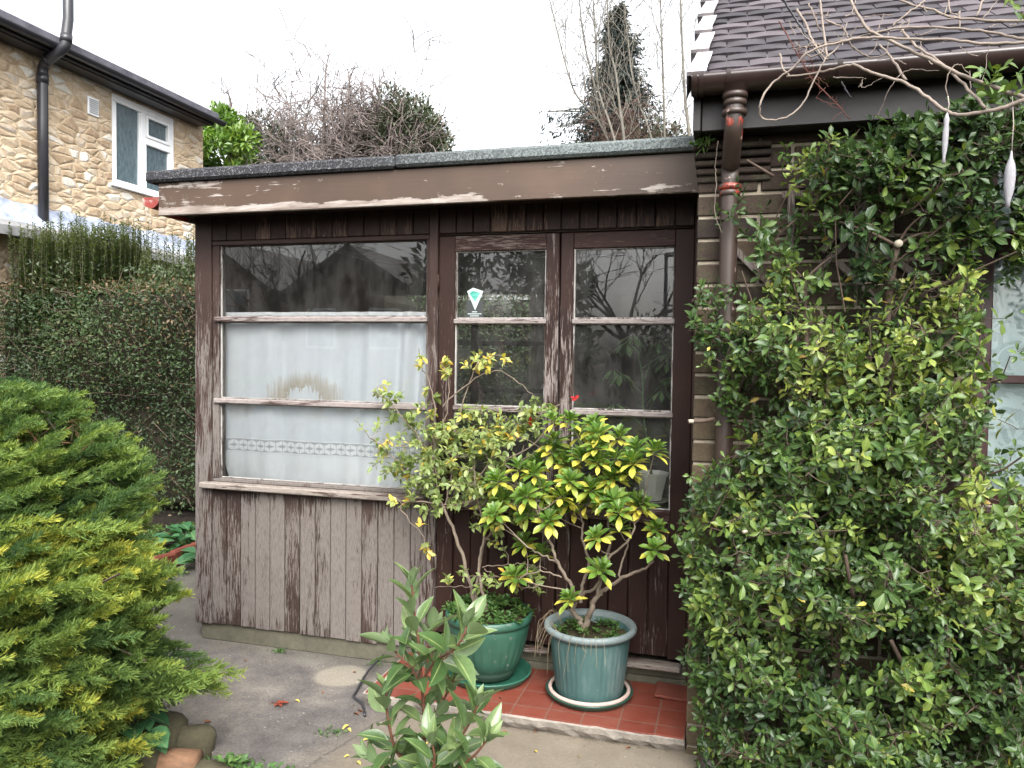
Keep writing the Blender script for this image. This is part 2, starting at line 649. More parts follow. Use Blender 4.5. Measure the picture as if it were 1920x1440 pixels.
k = NT('fascia paint')
v = k.coord()
g1 = k.noise(k.coord((3, 30, 30)), 1.5, 8, .7, .5)
g2 = k.noise(v, 5, 5, .65, .7)
big = k.noise(v, 1.3, 4, .6)
X_ = k.n('SeparateXYZ', {0: v}, out=0)
Z_ = k.n('SeparateXYZ', {0: v}, out=2)
low = k.ramp(k.math('MULTIPLY_ADD', Z_, 4.0, -9.15, clamp=True), [(.0, .26), (.12, .17), (.24, .0)])
low = k.math('MULTIPLY', low, k.ramp(k.math('MULTIPLY_ADD', X_, -.35, .5, clamp=True), [(.25, .35), (.6, 1.0)]))      # lower edge of the board flakes first
lft = k.ramp(k.math('MULTIPLY_ADD', X_, -.5, 0.0, clamp=True), [(.15, -.06), (.5, .03), (.66, .10)])
s = k.math('ADD', k.math('ADD', k.math('MULTIPLY', g1, .5), k.math('MULTIPLY', g2, .5)), k.math('ADD', low, lft))
mask = k.ramp(s, [(.595, 0), (.61, 1)])
knot = k.n('TexVoronoi', {'Vector': k.coord((1.4, 1, 3.0)), 'Scale': 1.7, 'Randomness': .9})
kn = k.ramp(k.math('ADD', knot, k.math('MULTIPLY_ADD', g2, .12, -.06)), [(.045, 1), (.06, 0)])
mask = k.math('MAXIMUM', mask, kn)
paint = k.ramp(big, [(.3, (.034, .0195, .0122)), (.7, (.070, .042, .026))])
paint = k.mix(k.ramp(k.noise(v, 2.6, 3, .5), [(.58, 0), (.75, .5)]), paint, (.095, .052, .03))
bare = k.ramp(g1, [(.3, (.08, .05, .038)), (.5, (.20, .165, .14)), (.7, (.34, .31, .285))])
red = k.ramp(k.math('ADD', k.math('MULTIPLY', k.noise(v, 9, 4, .6), .6), lft), [(.43, 0), (.47, 1)])
bare = k.mix(red, bare, (.20, .022, .014))
c = k.mix(mask, paint, bare)
M['fascia'] = k.done(c, .55, k.bump(k.math('ADD', k.math('MULTIPLY', mask, -.7), k.math('MULTIPLY', g1, .35)), .5, .005), .45)

k = NT('mineral felt')
v = k.coord()
n1 = k.noise(v, 130, 3, .8)
n2 = k.noise(v, 2.0, 5, .6)
X_ = k.n('SeparateXYZ', {0: v}, out=0)
grn = k.ramp(k.math('ADD', k.math('MULTIPLY_ADD', X_, .4, .5), k.math('MULTIPLY_ADD', n2, .3, -.15)), [(.35, 0), (.75, 1)])
dark = k.mix(k.ramp(n1, [(.55, 0), (.64, .8)]), (.020, .020, .023), (.22, .225, .24))
lite = k.mix(k.ramp(n1, [(.4, 0), (.62, 1)]), (.045, .052, .054), (.17, .195, .19))
c = k.mix(grn, dark, lite)
M['felt'] = k.done(c, .9, k.bump(n1, .5, .004), .3)

M['red_gutter'] = NT('peeling red gutter')
k = M['red_gutter']
n1 = k.noise(k.coord(), 14, 5, .7)
M['red_gutter'] = k.done(k.ramp(n1, [(.4, (.18, .022, .016)), (.56, (.22, .035, .025)), (.62, (.32, .25, .22))], 'LINEAR'), .5)
M['inside'] = m_plain('dark inside wood', (.030, .021, .017), .75, .4, 3, .3)
M['inside_pale'] = m_plain('inside plaster', (.3, .28, .25), .9, .2, 3, .2)
M['glass'] = m_glass('old window glass')
M['glass_clean'] = m_glass('house window glass', (.9, .95, .95), .03)

# ---------------------------------------------------------------- ground
g = MB()
for (x0, x1, y0, y1) in ((-260, 260, -260, 260),):
    g.add([(x0, y0, -.03), (x1, y0, -.03), (x1, y1, -.03), (x0, y1, -.03)], [(0, 1, 2, 3)])
o = g.build('ground', M['soil'])
o['kind'] = 'structure'

outline = [(-3.72, 1.55), (-3.70, .82), (-3.3, .35), (-2.75, -.1), (-2.35, -.62), (-2.05, -.88), (-1.86, -1.0), (-1.70, -1.03), (-1.52, -1.12), (-1.36, -1.08),
           (-1.2, -1.2), (-.95, -1.42), (-.4, -1.7), (.5, -1.9), (3.5, -1.9), (3.5, 1.55)]
op = smooth_path([(x, y, 0) for x, y in outline[:13]], 5)
op = [(p[0] + rng.normal(0, .008), p[1] + rng.normal(0, .008)) for p in op] + outline[13:]
g = MB()
n_ = len(op)
g.add([(x, y, 0.0) for x, y in op] + [(x, y, -.06) for x, y in op], [tuple(range(n_ - 1, -1, -1))] + [(i, (i + 1) % n_, n_ + (i + 1) % n_, n_ + i) for i in range(n_)])
o = g.build('path', M['concrete'])
o['kind'] = 'structure'

# ---------------------------------------------------------------- tiled step
st = empty('tiled_step', (-.7, -.25, 0), 'low doorstep of worn red quarry tiles with a rough concrete front edge', 'doorstep')
g = MB()
edge = []
for i in range(41):
    t = i / 40
    x = -1.39 + t * 1.415
    edge.append((x, -.487 - .012 * math.sin(t * 3) + rng.normal(0, .0035)))
low = [(x, y + .045 + rng.normal(0, .006)) for x, y in edge]
vv = [(x, y, .066 + rng.normal(0, .0012)) for x, y in edge] + [(x, y, 0) for x, y in low] + [(x, 0.0, .066) for x, y in edge] + [(x, y + .012, .036 + rng.normal(0, .004)) for x, y in edge]
ff = []
for i in range(40):
    ff += [(i, i + 1, 123 + i + 1, 123 + i), (123 + i, 123 + i + 1, 41 + i + 1, 41 + i), (i, 82 + i, 82 + i + 1, i + 1)]
ff += [(0, 123, 41, 82), (40, 82 + 40, 81, 163)]
g.add(vv, ff)
g.build('riser', M['step_edge'], st)
g = MB()
xs = [-1.375 + i * .152 for i in range(10)]
g.v = []
top = []
for i, x in enumerate(np.linspace(-1.378, .024, 29)):
    top.append((float(x), -.481 + (.02 if 6 < i < 11 else 0) * rng.random() + rng.normal(0, .0015)))
nn = len(top)
g.add([(x, y, .074) for x, y in top] + [(x, 0.0, .074) for x, y in top] + [(x, y, .066) for x, y in top],
      [(i, i + 1, nn + i + 1, nn + i) for i in range(nn - 1)] + [(i + 1, i, 2 * nn + i, 2 * nn + i + 1) for i in range(nn - 1)] + [(0, nn, 2 * nn)])
g.build('tile_surface', M['tile'], st)

# ================================================================ sun room
sr = empty('sun_room', (-1.3, .4, 0), 'lean-to timber sun room with peeling brown paint, flat felt roof and glazed double doors', 'sun room')
rw = lambda: (float(rng.uniform(.35, .65)), float(rng.random()), 0)
H_ = 2.40

g = MB().box(-2.63, .028, .012, .12, 0, .10, .004)
g.build('plinth', M['plinth'], sr)
g = MB().box(-1.23, .028, .02, .12, .10, .16, .004)
g.build('door_sill_block', M['plinth'], sr)

for (x0, x1, y0, y1, z0, w) in ((-2.655, -2.551, -.008, .09, .092, .5), (-1.281, -1.235, -.016, .07, .10, .45), (.002, .028, -.006, .07, .10, .3)):
    MB().box(x0, x1, y0, y1, z0, H_, .004, (w, float(rng.random()), 0)).build('post', M['post'], sr)

# lower boarding under the big window
g = MB()
n_ = 14
ww = [.50, .44, .54, .56, .58, .47, .44, .52, .60, .60, .44, .40, .54, .56]
for i in range(n_):
    x0 = -2.549 + i * (1.266 / n_)
    x1 = x0 + 1.266 / n_
    dz = rng.uniform(-.004, .004)
    g.box(x0 + .0022, x1 - .0022, -.004 + rng.uniform(-.0015, .0015), .014, .098 + dz, .848, .0035, (ww[i], float(rng.random()), 0))
g.build('lower_boarding', M['board'], sr)
MB().box(-2.549, -1.283, .0155, .05, .10, .848).build('boarding_backing', M['inside'], sr)

g = MB()
for (a, b, n_) in ((-2.549, -1.283, 14), (-1.233, .0, 14)):
    for i in range(n_):
        x0 = a + i * (b - a) / n_
        x1 = a + (i + 1) * (b - a) / n_
        w = .5 if not (a > -2 and i in (3, 4)) else .6
        g.box(x0 + .002, x1 - .002, -.004 + rng.uniform(-.0015, .0015), .014, 2.192, H_, .0035, (w + rng.uniform(-.08, .06), float(rng.random()), 0))
g.build('frieze_boarding', M['frieze'], sr)
MB().box(-2.549, .0, .0155, .06, 2.185, H_).build('header', M['inside'], sr)

# big fixed window
g = MB()
g.box(-2.549, -2.507, .0, .06, .905, 2.166, .003, (.5, .2, 0))
g.box(-1.300, -1.283, .0, .06, .905, 2.166, .003, (.45, .7, 0))
g.box(-2.549, -1.283, -.002, .0600, 2.167, 2.190, .003, (.35, .5, 0))
g.box(-2.549, -1.283, .004, .0610, .884, .904, .003, (.55, .5, 0))
win = g.build('window', M['post'], sr)
MB().box(-2.602, -1.284, -.05, .012, .850, .883, .006, (.62, .3, 0)).build('sill', M['sill'], win)
for z in (1.768, 1.327):
    MB().box(-2.532, -1.292, -.016, .045, z - .0135, z + .0135, .005, (.66, float(rng.random()), 0)).build('glazing_bar', M['bar'], win)
for (z0, z1) in ((.905, 1.313), (1.341, 1.754), (1.782, 2.166)):
    MB().box(-2.507, -1.300, .028, .031, z0, z1).build('pane', M['glass'], win)
g = MB()
for (z0, z1) in ((.905, 1.313), (1.341, 1.754), (1.782, 2.166)):
    for (x0, x1) in ((-2.507, -2.500), (-1.306, -1.300)):
        g.box(x0, x1, .014, .028, z0, z1, .002, (rng.uniform(.45, .7), float(rng.random()), 0))
    g.box(-2.500, -1.306, .014, .028, z0, z0 + .006, .002, (.6, float(rng.random()), 0))
    g.box(-2.500, -1.306, .016, .028, z1 - .004, z1, .0015, (.35, float(rng.random()), 0))
g.build('glazing_putty', M['putty'], win)

# double doors


def door(x0, x1, sl_, sr_, wear_l, wear_r, mats, lab):
    g = MB()
    g.box(x0, x0 + sl_, .0, .045, .195, 2.178, .004, (wear_l, float(rng.random()), 0))
    g.box(x1 - sr_, x1, .0, .045, .195, 2.178, .004, (wear_r, float(rng.random()), 0))
    d_ = g.build('door', mats, sr, lab)
    g = MB()
    g.box(x0 + sl_, x1 - sr_, .001, .044, 2.103, 2.177, .003, (.34, float(rng.random()), 0))
    g.box(x0 + sl_, x1 - sr_, .001, .044, .825, .885, .003, (.42, float(rng.random()), 0))
    g.build('door_rail', M['rail'], d_)
    a, b = x0 + sl_, x1 - sr_
    for z in (1.759, 1.330):
        MB().box(a - .004, b + .004, -.006, .04, z - .012, z + .012, .004, (rng.uniform(.52, .66), float(rng.random()), 0)).build('glazing_bar', M['bar'], d_)
    g = MB()
    for (z0, z1) in ((.886, 1.318), (1.342, 1.747), (1.771, 2.102)):
        MB().box(a, b, .026, .029, z0, z1).build('pane', M['glass'], d_)
        for (p, q) in ((a, a + .007), (b - .007, b)):
            g.box(p, q, .010, .026, z0, z1, .002, (rng.uniform(.45, .72), float(rng.random()), 0))
        g.box(a + .007, b - .007, .012, .026, z0, z0 + .007, .002, (.6, float(rng.random()), 0))
        g.box(a + .007, b - .007, .013, .026, z1 - .005, z1, .002, (.6, float(rng.random()), 0))
    g.build('glazing_putty', M['putty'], d_)
    g = MB()
    nb = 5
    for i in range(nb):
        p, q = a + i * (b - a) / nb, a + (i + 1) * (b - a) / nb
        g.box(p + .002, q - .002, .012, .03, .20, .824, .004, (rng.uniform(.26, .46), float(rng.random()), 0))
    g.box(a, b, .0305, .04, .198, .824)
    g.build('door_boarding', M['dark_wood'], d_)
    return d_


d1 = door(-1.234, -.624, .085, .064, .47, .55, M['stile'], 'weathered door leaf with grey peeling stiles')
d2 = door(-.616, .001, .062, .086, .54, .22, M['stile'], 'darker door leaf beside the brick pier')
# hinges on the mullion side
for z in (.55, 1.95):
    MB().tube([(-1.2335, -.006, z - .04), (-1.2335, -.006, z + .04)], .007, 8).build('hinge', M['dark_wood'], d1)
g = MB().box(-.612, -.02, -.055, .018, .156, .182, .006, (.58, .35, 0))
g.build('weather_bar', M['sill'], d2)
MB().box(-1.23, -.64, -.03, .018, .158, .182, .006, (.45, .8, 0)).build('weather_bar', M['sill'], d1)

# sticker in the upper pane of the first door
k = NT('sticker teal')
n1 = k.noise(k.coord(), 60, 3, .6)
M['teal'] = k.done(k.ramp(n1, [(.35, (.02, .20, .15)), (.6, (.10, .36, .29))]), .4)
M['sticker_back'] = m_plain('sticker clear film', (.03, .033, .033), .4, .1)
M['white_print'] = m_plain('white print', (.36, .42, .41), .6, .05)
g = MB().box(-1.096, -1.008, .0252, .0258, 1.768, 1.862)
stk = g.build('sticker', M['sticker_back'], d1)
g = MB()
tri = [(-1.092, 1.908), (-1.062, 1.926), (-1.008, 1.908), (-1.05, 1.815)]
g.add([(x, .0236, z) for x, z in tri] + [(x, .0248, z) for x, z in tri], [(0, 3, 2, 1), (0, 1, 5, 4), (1, 2, 6, 5), (2, 3, 7, 6), (3, 0, 4, 7)])
g.build('badge', M['white_print'], stk)
g = MB()
tri = [(-1.082, 1.900), (-1.062, 1.911), (-1.024, 1.900), (-1.05, 1.856)]
g.add([(x, .0228, z) for x, z in tri] + [(x, .0235, z) for x, z in tri], [(0, 3, 2, 1), (0, 1, 5, 4), (1, 2, 6, 5), (2, 3, 7, 6), (3, 0, 4, 7)])
g_txt = MB()
for a, b, z in ((-1.066, -1.04, 1.807), (-1.088, -1.018, 1.797), (-1.076, -1.03, 1.787)):
    x = a
    while x < b:
        w = rng.uniform(.003, .007)
        g_txt.box(x, min(b, x + w), .0236, .0250, z - .0025, z + .0025)
        x += w + .0016
g.build('teal_mark', M['teal'], stk)
g = g_txt
g.build('print', M['white_print'], stk)

# roof: fascia, soffit, felt
MB().box(-2.722, .024, -.205, -.18, 2.298, 2.466, .003).build('fascia', M['fascia'], sr)
MB().box(-2.722, -2.697, -.179, 2.2, 2.300, 2.464, .003).build('fascia', M['fascia'], sr)
MB().box(-2.696, .024, -.179, -.01, 2.318, 2.332, 0, (.3, .4, 0)).build('soffit', M['frieze'], sr)
g = MB()
for (a, b, dz) in ((-2.785, -1.375, 0), (-1.374, .024, .003)):
    g.box(a, b, -.235, 2.3, 2.468 + dz, 2.528 + dz, .012)
g.build('roof', M['felt'], sr)
g = MB()
GZ = 2.405
arc = [(-2.80 + .055 * math.cos(t), GZ + .058 * math.sin(t)) for t in np.linspace(math.pi, 2 * math.pi, 13)]
inn = [(-2.80 + .050 * math.cos(t), GZ + .053 * math.sin(t)) for t in np.linspace(2 * math.pi, math.pi, 13)]
ring = arc + inn
m_ = len(ring)
g.add([(x, -.17, z) for x, z in ring] + [(x, 2.2, z) for x, z in ring], [(i, (i + 1) % m_, m_ + (i + 1) % m_, m_ + i) for i in range(m_)])
g.add([(x, -.17, z) for x, z in arc] + [(x, -.164, z) for x, z in arc], [tuple(range(12, -1, -1)), tuple(range(13, 26))])
g.build('gutter', M['red_gutter'], sr)

# inside
YB = 2.0
MB().box(-2.63, .028, .125, YB, .02, .13).build('floor', M['inside'], sr)
MB().box(-2.655, -2.61, .095, YB + .06, .05, 2.33).build('side_wall', M['inside'], sr)
MB().box(-.01, .028, .095, YB, .13, 2.33).build('party_wall', M['inside_pale'], sr)
MB().box(-2.609, -.011, .062, YB, 2.333, 2.36).build('ceiling', M['inside'], sr)
for x in (-2.15, -1.72, -1.29, -.86, -.43):
    MB().box(x, x + .05, .065, YB - .01, 2.22, 2.332, .004).build('rafter', M['inside'], sr)
g = MB()
g.box(-2.609, -.011, YB, YB + .05, .13, .95)
g.box(-2.609, -.011, YB - .005, YB + .05, 2.06, 2.332)
g.box(-2.609, -2.5, YB, YB + .05, .951, 2.059)
g.box(-1.02, -.011, YB, YB + .05, .951, 2.059)
bw = g.build('back_wall', M['inside'], sr)
for x in (-1.75,):
    MB().box(x, x + .05, YB, YB + .05, .951, 2.059, .004).build('window_mullion', M['inside'], bw)
for z in (1.69, 1.33):
    MB().box(-2.499, -1.021, YB + .052, YB + .08, z - .017, z + .017, .004).build('glazing_bar', M['inside'], bw)
MB().box(-2.5, -1.02, YB + .031, YB + .034, .95, 2.06).build('pane', M['glass'], bw)

# net curtain on the big window
k = NT('net curtain')
v = k.coord()
X_ = k.n('SeparateXYZ', {0: v}, out=0)
Z_ = k.n('SeparateXYZ', {0: v}, out=2)
n1 = k.noise(v, 14, 5, .7, .3)
n3 = k.noise(k.coord((60, 1, 3)), 1.5, 3, .6)
ax = k.math('DIVIDE', k.math('ADD', X_, .14), .245)
az = k.math('DIVIDE', k.math('ADD', Z_, -1.345), .15)
rr = k.math('SQRT', k.math('ADD', k.math('MULTIPLY', ax, ax), k.math('MULTIPLY', az, az)))
rr = k.math('ADD', rr, k.math('MULTIPLY', k.math('ADD', n3, -.5), .85))
rr = k.math('ADD', rr, k.math('MULTIPLY_ADD', n1, .5, -.25))
up_ = k.ramp(Z_, [(0, 0), (1, 1)])
ring = k.ramp(rr, [(.40, 0), (.46, .8), (.7, .65), (1.25, 0)])
ring = k.math('MULTIPLY', ring, k.ramp(k.math('MULTIPLY_ADD', Z_, 5.0, -6.6, clamp=True), [(0, 0), (.1, 1)]))
ring = k.math('MULTIPLY', ring, k.ramp(n1, [(.3, .4), (.6, 1)]))
low = k.math('MULTIPLY', k.ramp(k.math('MULTIPLY_ADD', Z_, 12.0, -14.6, clamp=True), [(0, 0), (1, .55)]), k.ramp(k.math('MULTIPLY_ADD', Z_, 100.0, -132.0, clamp=True), [(0, 1), (1, 0)]))
low = k.math('MULTIPLY', low, k.ramp(k.noise(v, 3, 3, .6), [(.48, 0), (.65, 1)]))
stain = k.math('MAXIMUM', ring, low)
weave = k.noise(k.coord((300, 10, 300)), 1, 2, .5)
base = k.ramp(k.math('ADD', k.math('MULTIPLY', n1, .6), k.math('MULTIPLY', weave, .4)), [(.35, (.74, .77, .83)), (.6, (.80, .83, .88))])
base = k.mix(k.ramp(k.math('MULTIPLY_ADD', Z_, 10.0, -10.3, clamp=True), [(.0, .75), (.2, 0)]), base, (.92, .94, .97))
band = k.ramp(k.math('MULTIPLY_ADD', Z_, 10.0, -10.0, clamp=True), [(.40, 0), (.42, 1), (1.0, 1)])
band2 = k.ramp(k.math('MULTIPLY_ADD', Z_, 10.0, -11.17, clamp=True), [(.0, 1), (.03, 0)])
base = k.mix(k.math('MULTIPLY', k.math('MULTIPLY', band, band2), .8), base, (.46, .49, .54))
c = k.mix(stain, base, (.42, .315, .19))
k.done(c, .9, k.bump(weave, .3, .002), .1)
tr = k.t.nodes.new('ShaderNodeBsdfTranslucent')
k.put(tr.inputs[0], c)
ms = k.t.nodes.new('ShaderNodeMixShader')
ms.inputs[0].default_value = .04
k.t.links.new(k.bsdf.outputs[0], ms.inputs[1])
k.t.links.new(tr.outputs[0], ms.inputs[2])
k.t.links.new(ms.outputs[0], k.out.inputs[0])
M['curtain'] = k.m
k = NT('lace band')
M['lace'] = k.done(k.ramp(k.noise(k.coord(), 180, 2, .5), [(.4, (.86, .87, .90)), (.6, (.93, .94, .96))]), .8, k.bump(k.noise(k.coord(), 150, 2, .5), .4, .002), .2)


def cur_y(x, z):
    t = (x + 2.49) / 1.18
    f = .009 * math.sin(21 * t + 2.0 * math.sin(3 * t)) + .006 * math.sin(47 * t + 1) + .007 * abs(math.sin(16 * t + .5)) ** 12
    f += (.022 * max(0, t - .55) / .45) * math.sin(70 * t + (z - 1.3) * (3 - 8 * t))
    sag = max(0, .98 - z) * (.12 * math.sin(5 * t + 1) + .1 * math.sin(11 * t + z * 30))
    return .084 + f * (1.2 - .4 * (z - .9)) + sag * .45


g = MB()
nx, nz = 170, 46
x_l = lambda z: -2.535 + .030 * max(0, 1.05 - z) / .2 + .004 * math.sin(9 * z)
vv = []
for j in range(nz + 1):
    z = .895 + (1.812 - .895) * j / nz
    for i in range(nx + 1):
        t = i / nx
        x = x_l(z) + (-1.312 - x_l(z)) * t
        vv.append((x, cur_y(x, z), z))
g.add(vv, [(j * (nx + 1) + i, j * (nx + 1) + i + 1, (j + 1) * (nx + 1) + i + 1, (j + 1) * (nx + 1) + i) for j in range(nz) for i in range(nx)], smooth=True)
cu = g.build('net_curtain', M['curtain'])
tag(cu, 'white net curtain with brown water stain behind the wide sun room window', 'curtain')
rebase(cu, (-1.9, .072, 0))
g = MB()
px_ = .03
x = -2.505
while x < -1.34:
    for (za, zb, flip) in ((1.083, 1.106, 0), (1.054, 1.077, 1)):
        for s in (0, 1):
            xa = x + s * px_
            q = [(xa, za + (.010 if s ^ flip else 0) - .004), (xa + px_ * .9, za + (0 if s ^ flip else .010) - .004), (xa + px_ * .9, zb + (0 if s ^ flip else .010) - .006), (xa, zb + (.010 if s ^ flip else 0) - .006)]
            g.add([(a, cur_y(a, b) - .004, b) for a, b in q], [(0, 1, 2, 3)])
    x += px_ * 2
for zc in (1.118, 1.045):
    n_ = 120
    for i in range(n_):
        a = -2.515 + 1.20 * i / n_
        b = -2.515 + 1.20 * (i + 1) / n_
        g.add([(a, cur_y(a, zc) - .004, zc - .003), (b, cur_y(b, zc) - .004, zc - .003), (b, cur_y(b, zc) - .004, zc + .003), (a, cur_y(a, zc) - .004, zc + .003)], [(0, 1, 2, 3)])
g.build('lace_band', M['lace'], cu)
g = MB()
for i in range(120):
    a = -2.53 + 1.217 * i / 120
    b = -2.53 + 1.217 * (i + 1) / 120
    for (z0, z1, dy) in ((1.780, 1.792, .005), (1.794, 1.812, .007)):
        g.add([(a, cur_y(a, z0) - dy + .001 * math.sin(a * 300), z0), (b, cur_y(b, z0) - dy + .001 * math.sin(b * 300), z0), (b, cur_y(b, z1) - dy, z1), (a, cur_y(a, z1) - dy, z1)], [(0, 1, 2, 3)])
g.build('rod_pocket', M['lace'], cu)

# ================================================================ brick house on the right
bh = empty('brick_house', (1.6, .5, 0), 'dark brick cottage with plain tiled roof, brown gutter and lace curtained window', 'house')
YH = -.46
k = NT('old brick')
r_, g_, b_ = k.attr()
v = k.coord()
n1 = k.noise(v, 18, 6, .7)
n2 = k.noise(v, 90, 4, .7)
c = k.ramp(g_, [(0, (.022, .016, .0135)), (.35, (.034, .023, .018)), (.6, (.046, .033, .025)), (1, (.062, .044, .03))])
c = k.mix(r_, c, (.115, .088, .048))
c = k.mix(k.ramp(n1, [(.5, 0), (.72, .6)]), c, (.06, .064, .032))
c = k.mix(.6, c, k.ramp(n2, [(.3, .55), (.7, 1.3)]), 'MULTIPLY')
M['brick'] = k.done(c, .9, k.bump(k.math('ADD', n2, n1), .6, .006), .25)
M['mortar'] = m_plain('old mortar', (.26, .225, .175), .95, .35, 12, .1, .6)
M['brown_plastic'] = m_plain('brown gutter plastic', (.024, .0135, .0115), .33, .2, 4, .5, .05)
k = NT('painted pipe')
n1 = k.noise(k.coord(), 16, 5, .7, .4)
r_, g_, b_ = k.attr()
s = k.math('ADD', n1, k.math('MULTIPLY', r_, .34))
c = k.mix(k.ramp(s, [(.70, 0), (.72, 1)]), k.ramp(k.noise(k.coord(), 3, 4, .6), [(.3, (.026, .0165, .013)), (.7, (.048, .031, .024))]), k.ramp(n1, [(.44, (.15, .020, .012)), (.6, (.22, .032, .016)), (.66, (.34, .25, .22))]))
M['pipe'] = k.done(c, .45)
M['dark_brown'] = m_plain('dark brown board', (.009, .0065, .0065), .5, .3, 4, .4)
M['red_frame'] = m_plain('dark red window paint', (.030, .009, .0085), .4, .25, 5, .5)
k = NT('roof tile')
r_, g_, b_ = k.attr()
v = k.coord()
n1 = k.noise(v, 5, 5, .7)
n2 = k.noise(v, 60, 4, .7)
c = k.ramp(g_, [(0, (.015, .0125, .016)), (.5, (.032, .0265, .0315)), (1, (.075, .061, .068))])
c = k.mix(k.ramp(n1, [(.5, 0), (.75, .5)]), c, (.085, .078, .082))
c = k.mix(.5, c, k.ramp(n2, [(.3, .6), (.7, 1.3)]), 'MULTIPLY')
M['roof_tile'] = k.done(c, .62, k.bump(n2, .45, .004), .4)
M['verge'] = m_plain('white painted verge', (.27, .25, .255), .7, .3, 6, .3, .4)
M['verge_end'] = m_plain('grey verge end', (.24, .22, .225), .8, .3, 8, .3, .4)

g = MB()
X1 = 3.0
wx0, wx1, wz0, wz1 = 1.015, 2.45, 1.07, 2.36
row = 0
z = -.05
while z < 2.44:
    x = .03 - (.118 if row % 2 else 0)
    while x < X1:
        a, b = max(x, .03), min(x + .223, X1)
        if z + .08 > wz0 and z < wz1:
            if a >= wx0 - .03 and b <= wx1 + .03:
                x += .236
                continue
            if a < wx0 < b:
                b = wx0
            if a < wx1 < b:
                a = wx1
        if b - a > .02:
            low_pier = max(0.0, min(1.0, (1.85 - z) / .9)) * (1 if a < .2 else .35)
            g.box(a, b, YH + rng.uniform(-.003, .003), YH + .1, z, z + .0745, .004, (float(low_pier * rng.uniform(.2, 1.0)), float(rng.random()), 0))
        x += .236
    z += .088
    row += 1
hw = g.build('wall', M['brick'], bh)
g = MB()
for (a, b, c_, d_) in ((.034, wx0, -.05, 2.44), (wx1, X1, -.05, 2.44), (wx0, wx1, -.05, wz0), (wx0, wx1, wz1, 2.44)):
    g.box(a, b, YH + .009, YH + .25, c_, d_)
g.build('mortar', M['mortar'], hw)
# pale window lintel band and the stepped tile corbel under the eaves
g = MB()
for i in range(5):
    g.box(.026 - .004 * i, .30, YH - .012 - .006 * i, YH + .05, 2.275 + i * .031, 2.275 + i * .031 + .021, .005, (.0, float(rng.random() * .4), 0))
g.build('tile_corbel', M['brick'], bh)
g = MB()   # gable end above the sun room roof
gp = [(YH + .12, 0.0), (4.4, 0.0), (4.4, 2.55), (2.0, 2.62 + 2.6 * math.tan(R(35.5)) - .06), (YH + .12, 2.62 + .12 * math.tan(R(35.5)) - .06)]
g.add([(.046, y, z) for y, z in gp] + [(.30, y, z) for y, z in gp], [(4, 3, 2, 1, 0), (5, 6, 7, 8, 9)] + [(i, (i + 1) % 5, 5 + (i + 1) % 5, 5 + i) for i in range(5)])
g.build('gable', M['brick'], bh)

# window
wf = MB()
fy0, fy1 = YH + .045, YH + .11
wf.box(wx0, wx0 + .065, fy0, fy1, wz0, wz1, .005)
wf.box(wx1 - .065, wx1, fy0, fy1, wz0, wz1, .005)
wf.box(wx0 + .065, wx1 - .065, fy0 - .001, fy1, wz1 - .05, wz1, .005)
wf.box(wx0 + .065, wx1 - .065, fy0 - .001, fy1, wz0, wz0 + .05, .005)
wf.box(wx0 + .065, wx1 - .065, fy0 - .02, fy1, 1.975, 2.065, .008)
wf.box(wx0 + .065, wx1 - .065, fy0 + .004, fy1 - .01, 1.515, 1.545, .004)
wf.box(1.70, 1.76, fy0 - .003, fy1, wz0 + .05, 1.975, .004)
hwin = wf.build('window', M['red_frame'], bh)
MB().box(wx0 - .03, wx1 + .03, YH - .04, fy0 + .03, wz0 - .045, wz0 - .003, .006).build('sill', M['red_frame'], hwin)
for (a, b, c_, d_) in ((wx0 + .065, wx1 - .065, 2.065, wz1 - .05), (wx0 + .065, 1.70, 1.545, 1.975), (1.76, wx1 - .065, 1.545, 1.975), (wx0 + .065, 1.70, wz0 + .05, 1.515), (1.76, wx1 - .065, wz0 + .05, 1.515)):
    MB().box(a, b, fy0 + .03, fy0 + .034, c_, d_).build('pane', M['glass_clean'], hwin)
g = MB()   # room behind the window
g.add([(wx0 - .3, fy1 + .9, .2), (wx1 + .3, fy1 + .9, .2), (wx1 + .3, fy1 + .9, 2.42), (wx0 - .3, fy1 + .9, 2.42),
       (wx0 - .3, YH + .26, .2), (wx1 + .3, YH + .26, .2), (wx1 + .3, YH + .26, 2.42), (wx0 - .3, YH + .26, 2.42)],
      [(0, 1, 2, 3), (0, 3, 7, 4), (1, 5, 6, 2), (3, 2, 6, 7), (0, 4, 5, 1)])
g.build('room_lining', M['inside_pale'], bh)

# lace curtain
k = NT('lace curtain')
v = k.coord()
hexv = k.n('TexVoronoi', {'Vector': v, 'Scale': 130.0}, feature='DISTANCE_TO_EDGE')
net = k.ramp(hexv, [(.12, 1), (.22, .55)])
mot = k.noise(v, 9, 3, .5, 1.2)
mo2 = k.n('TexVoronoi', {'Vector': k.n('VectorMath', {0: v, 1: k.n('VectorMath', {0: k.n('TexNoise', {'Vector': v, 'Scale': 6.0}, out=1), 1: (.25, .25, .25)}, operation='MULTIPLY')}, operation='ADD'), 'Scale': 9.0}, feature='DISTANCE_TO_EDGE')
motif = k.math('MAXIMUM', k.ramp(mot, [(.54, 0), (.56, 1)]), k.ramp(mo2, [(.05, 1), (.07, 0)]))
al = k.math('MAXIMUM', k.math('MULTIPLY_ADD', net, .3, .68), motif)
k.done(k.mix(motif, (.76, .79, .79), (.95, .96, .96)), .9)
tr = k.t.nodes.new('ShaderNodeBsdfTransparent')
ms = k.t.nodes.new('ShaderNodeMixShader')
k.put(ms.inputs[0], al)
k.t.links.new(tr.outputs[0], ms.inputs[1])
k.t.links.new(k.bsdf.outputs[0], ms.inputs[2])
k.t.links.new(ms.outputs[0], k.out.inputs[0])
M['lace_net'] = k.m
g = MB()
nx = 150
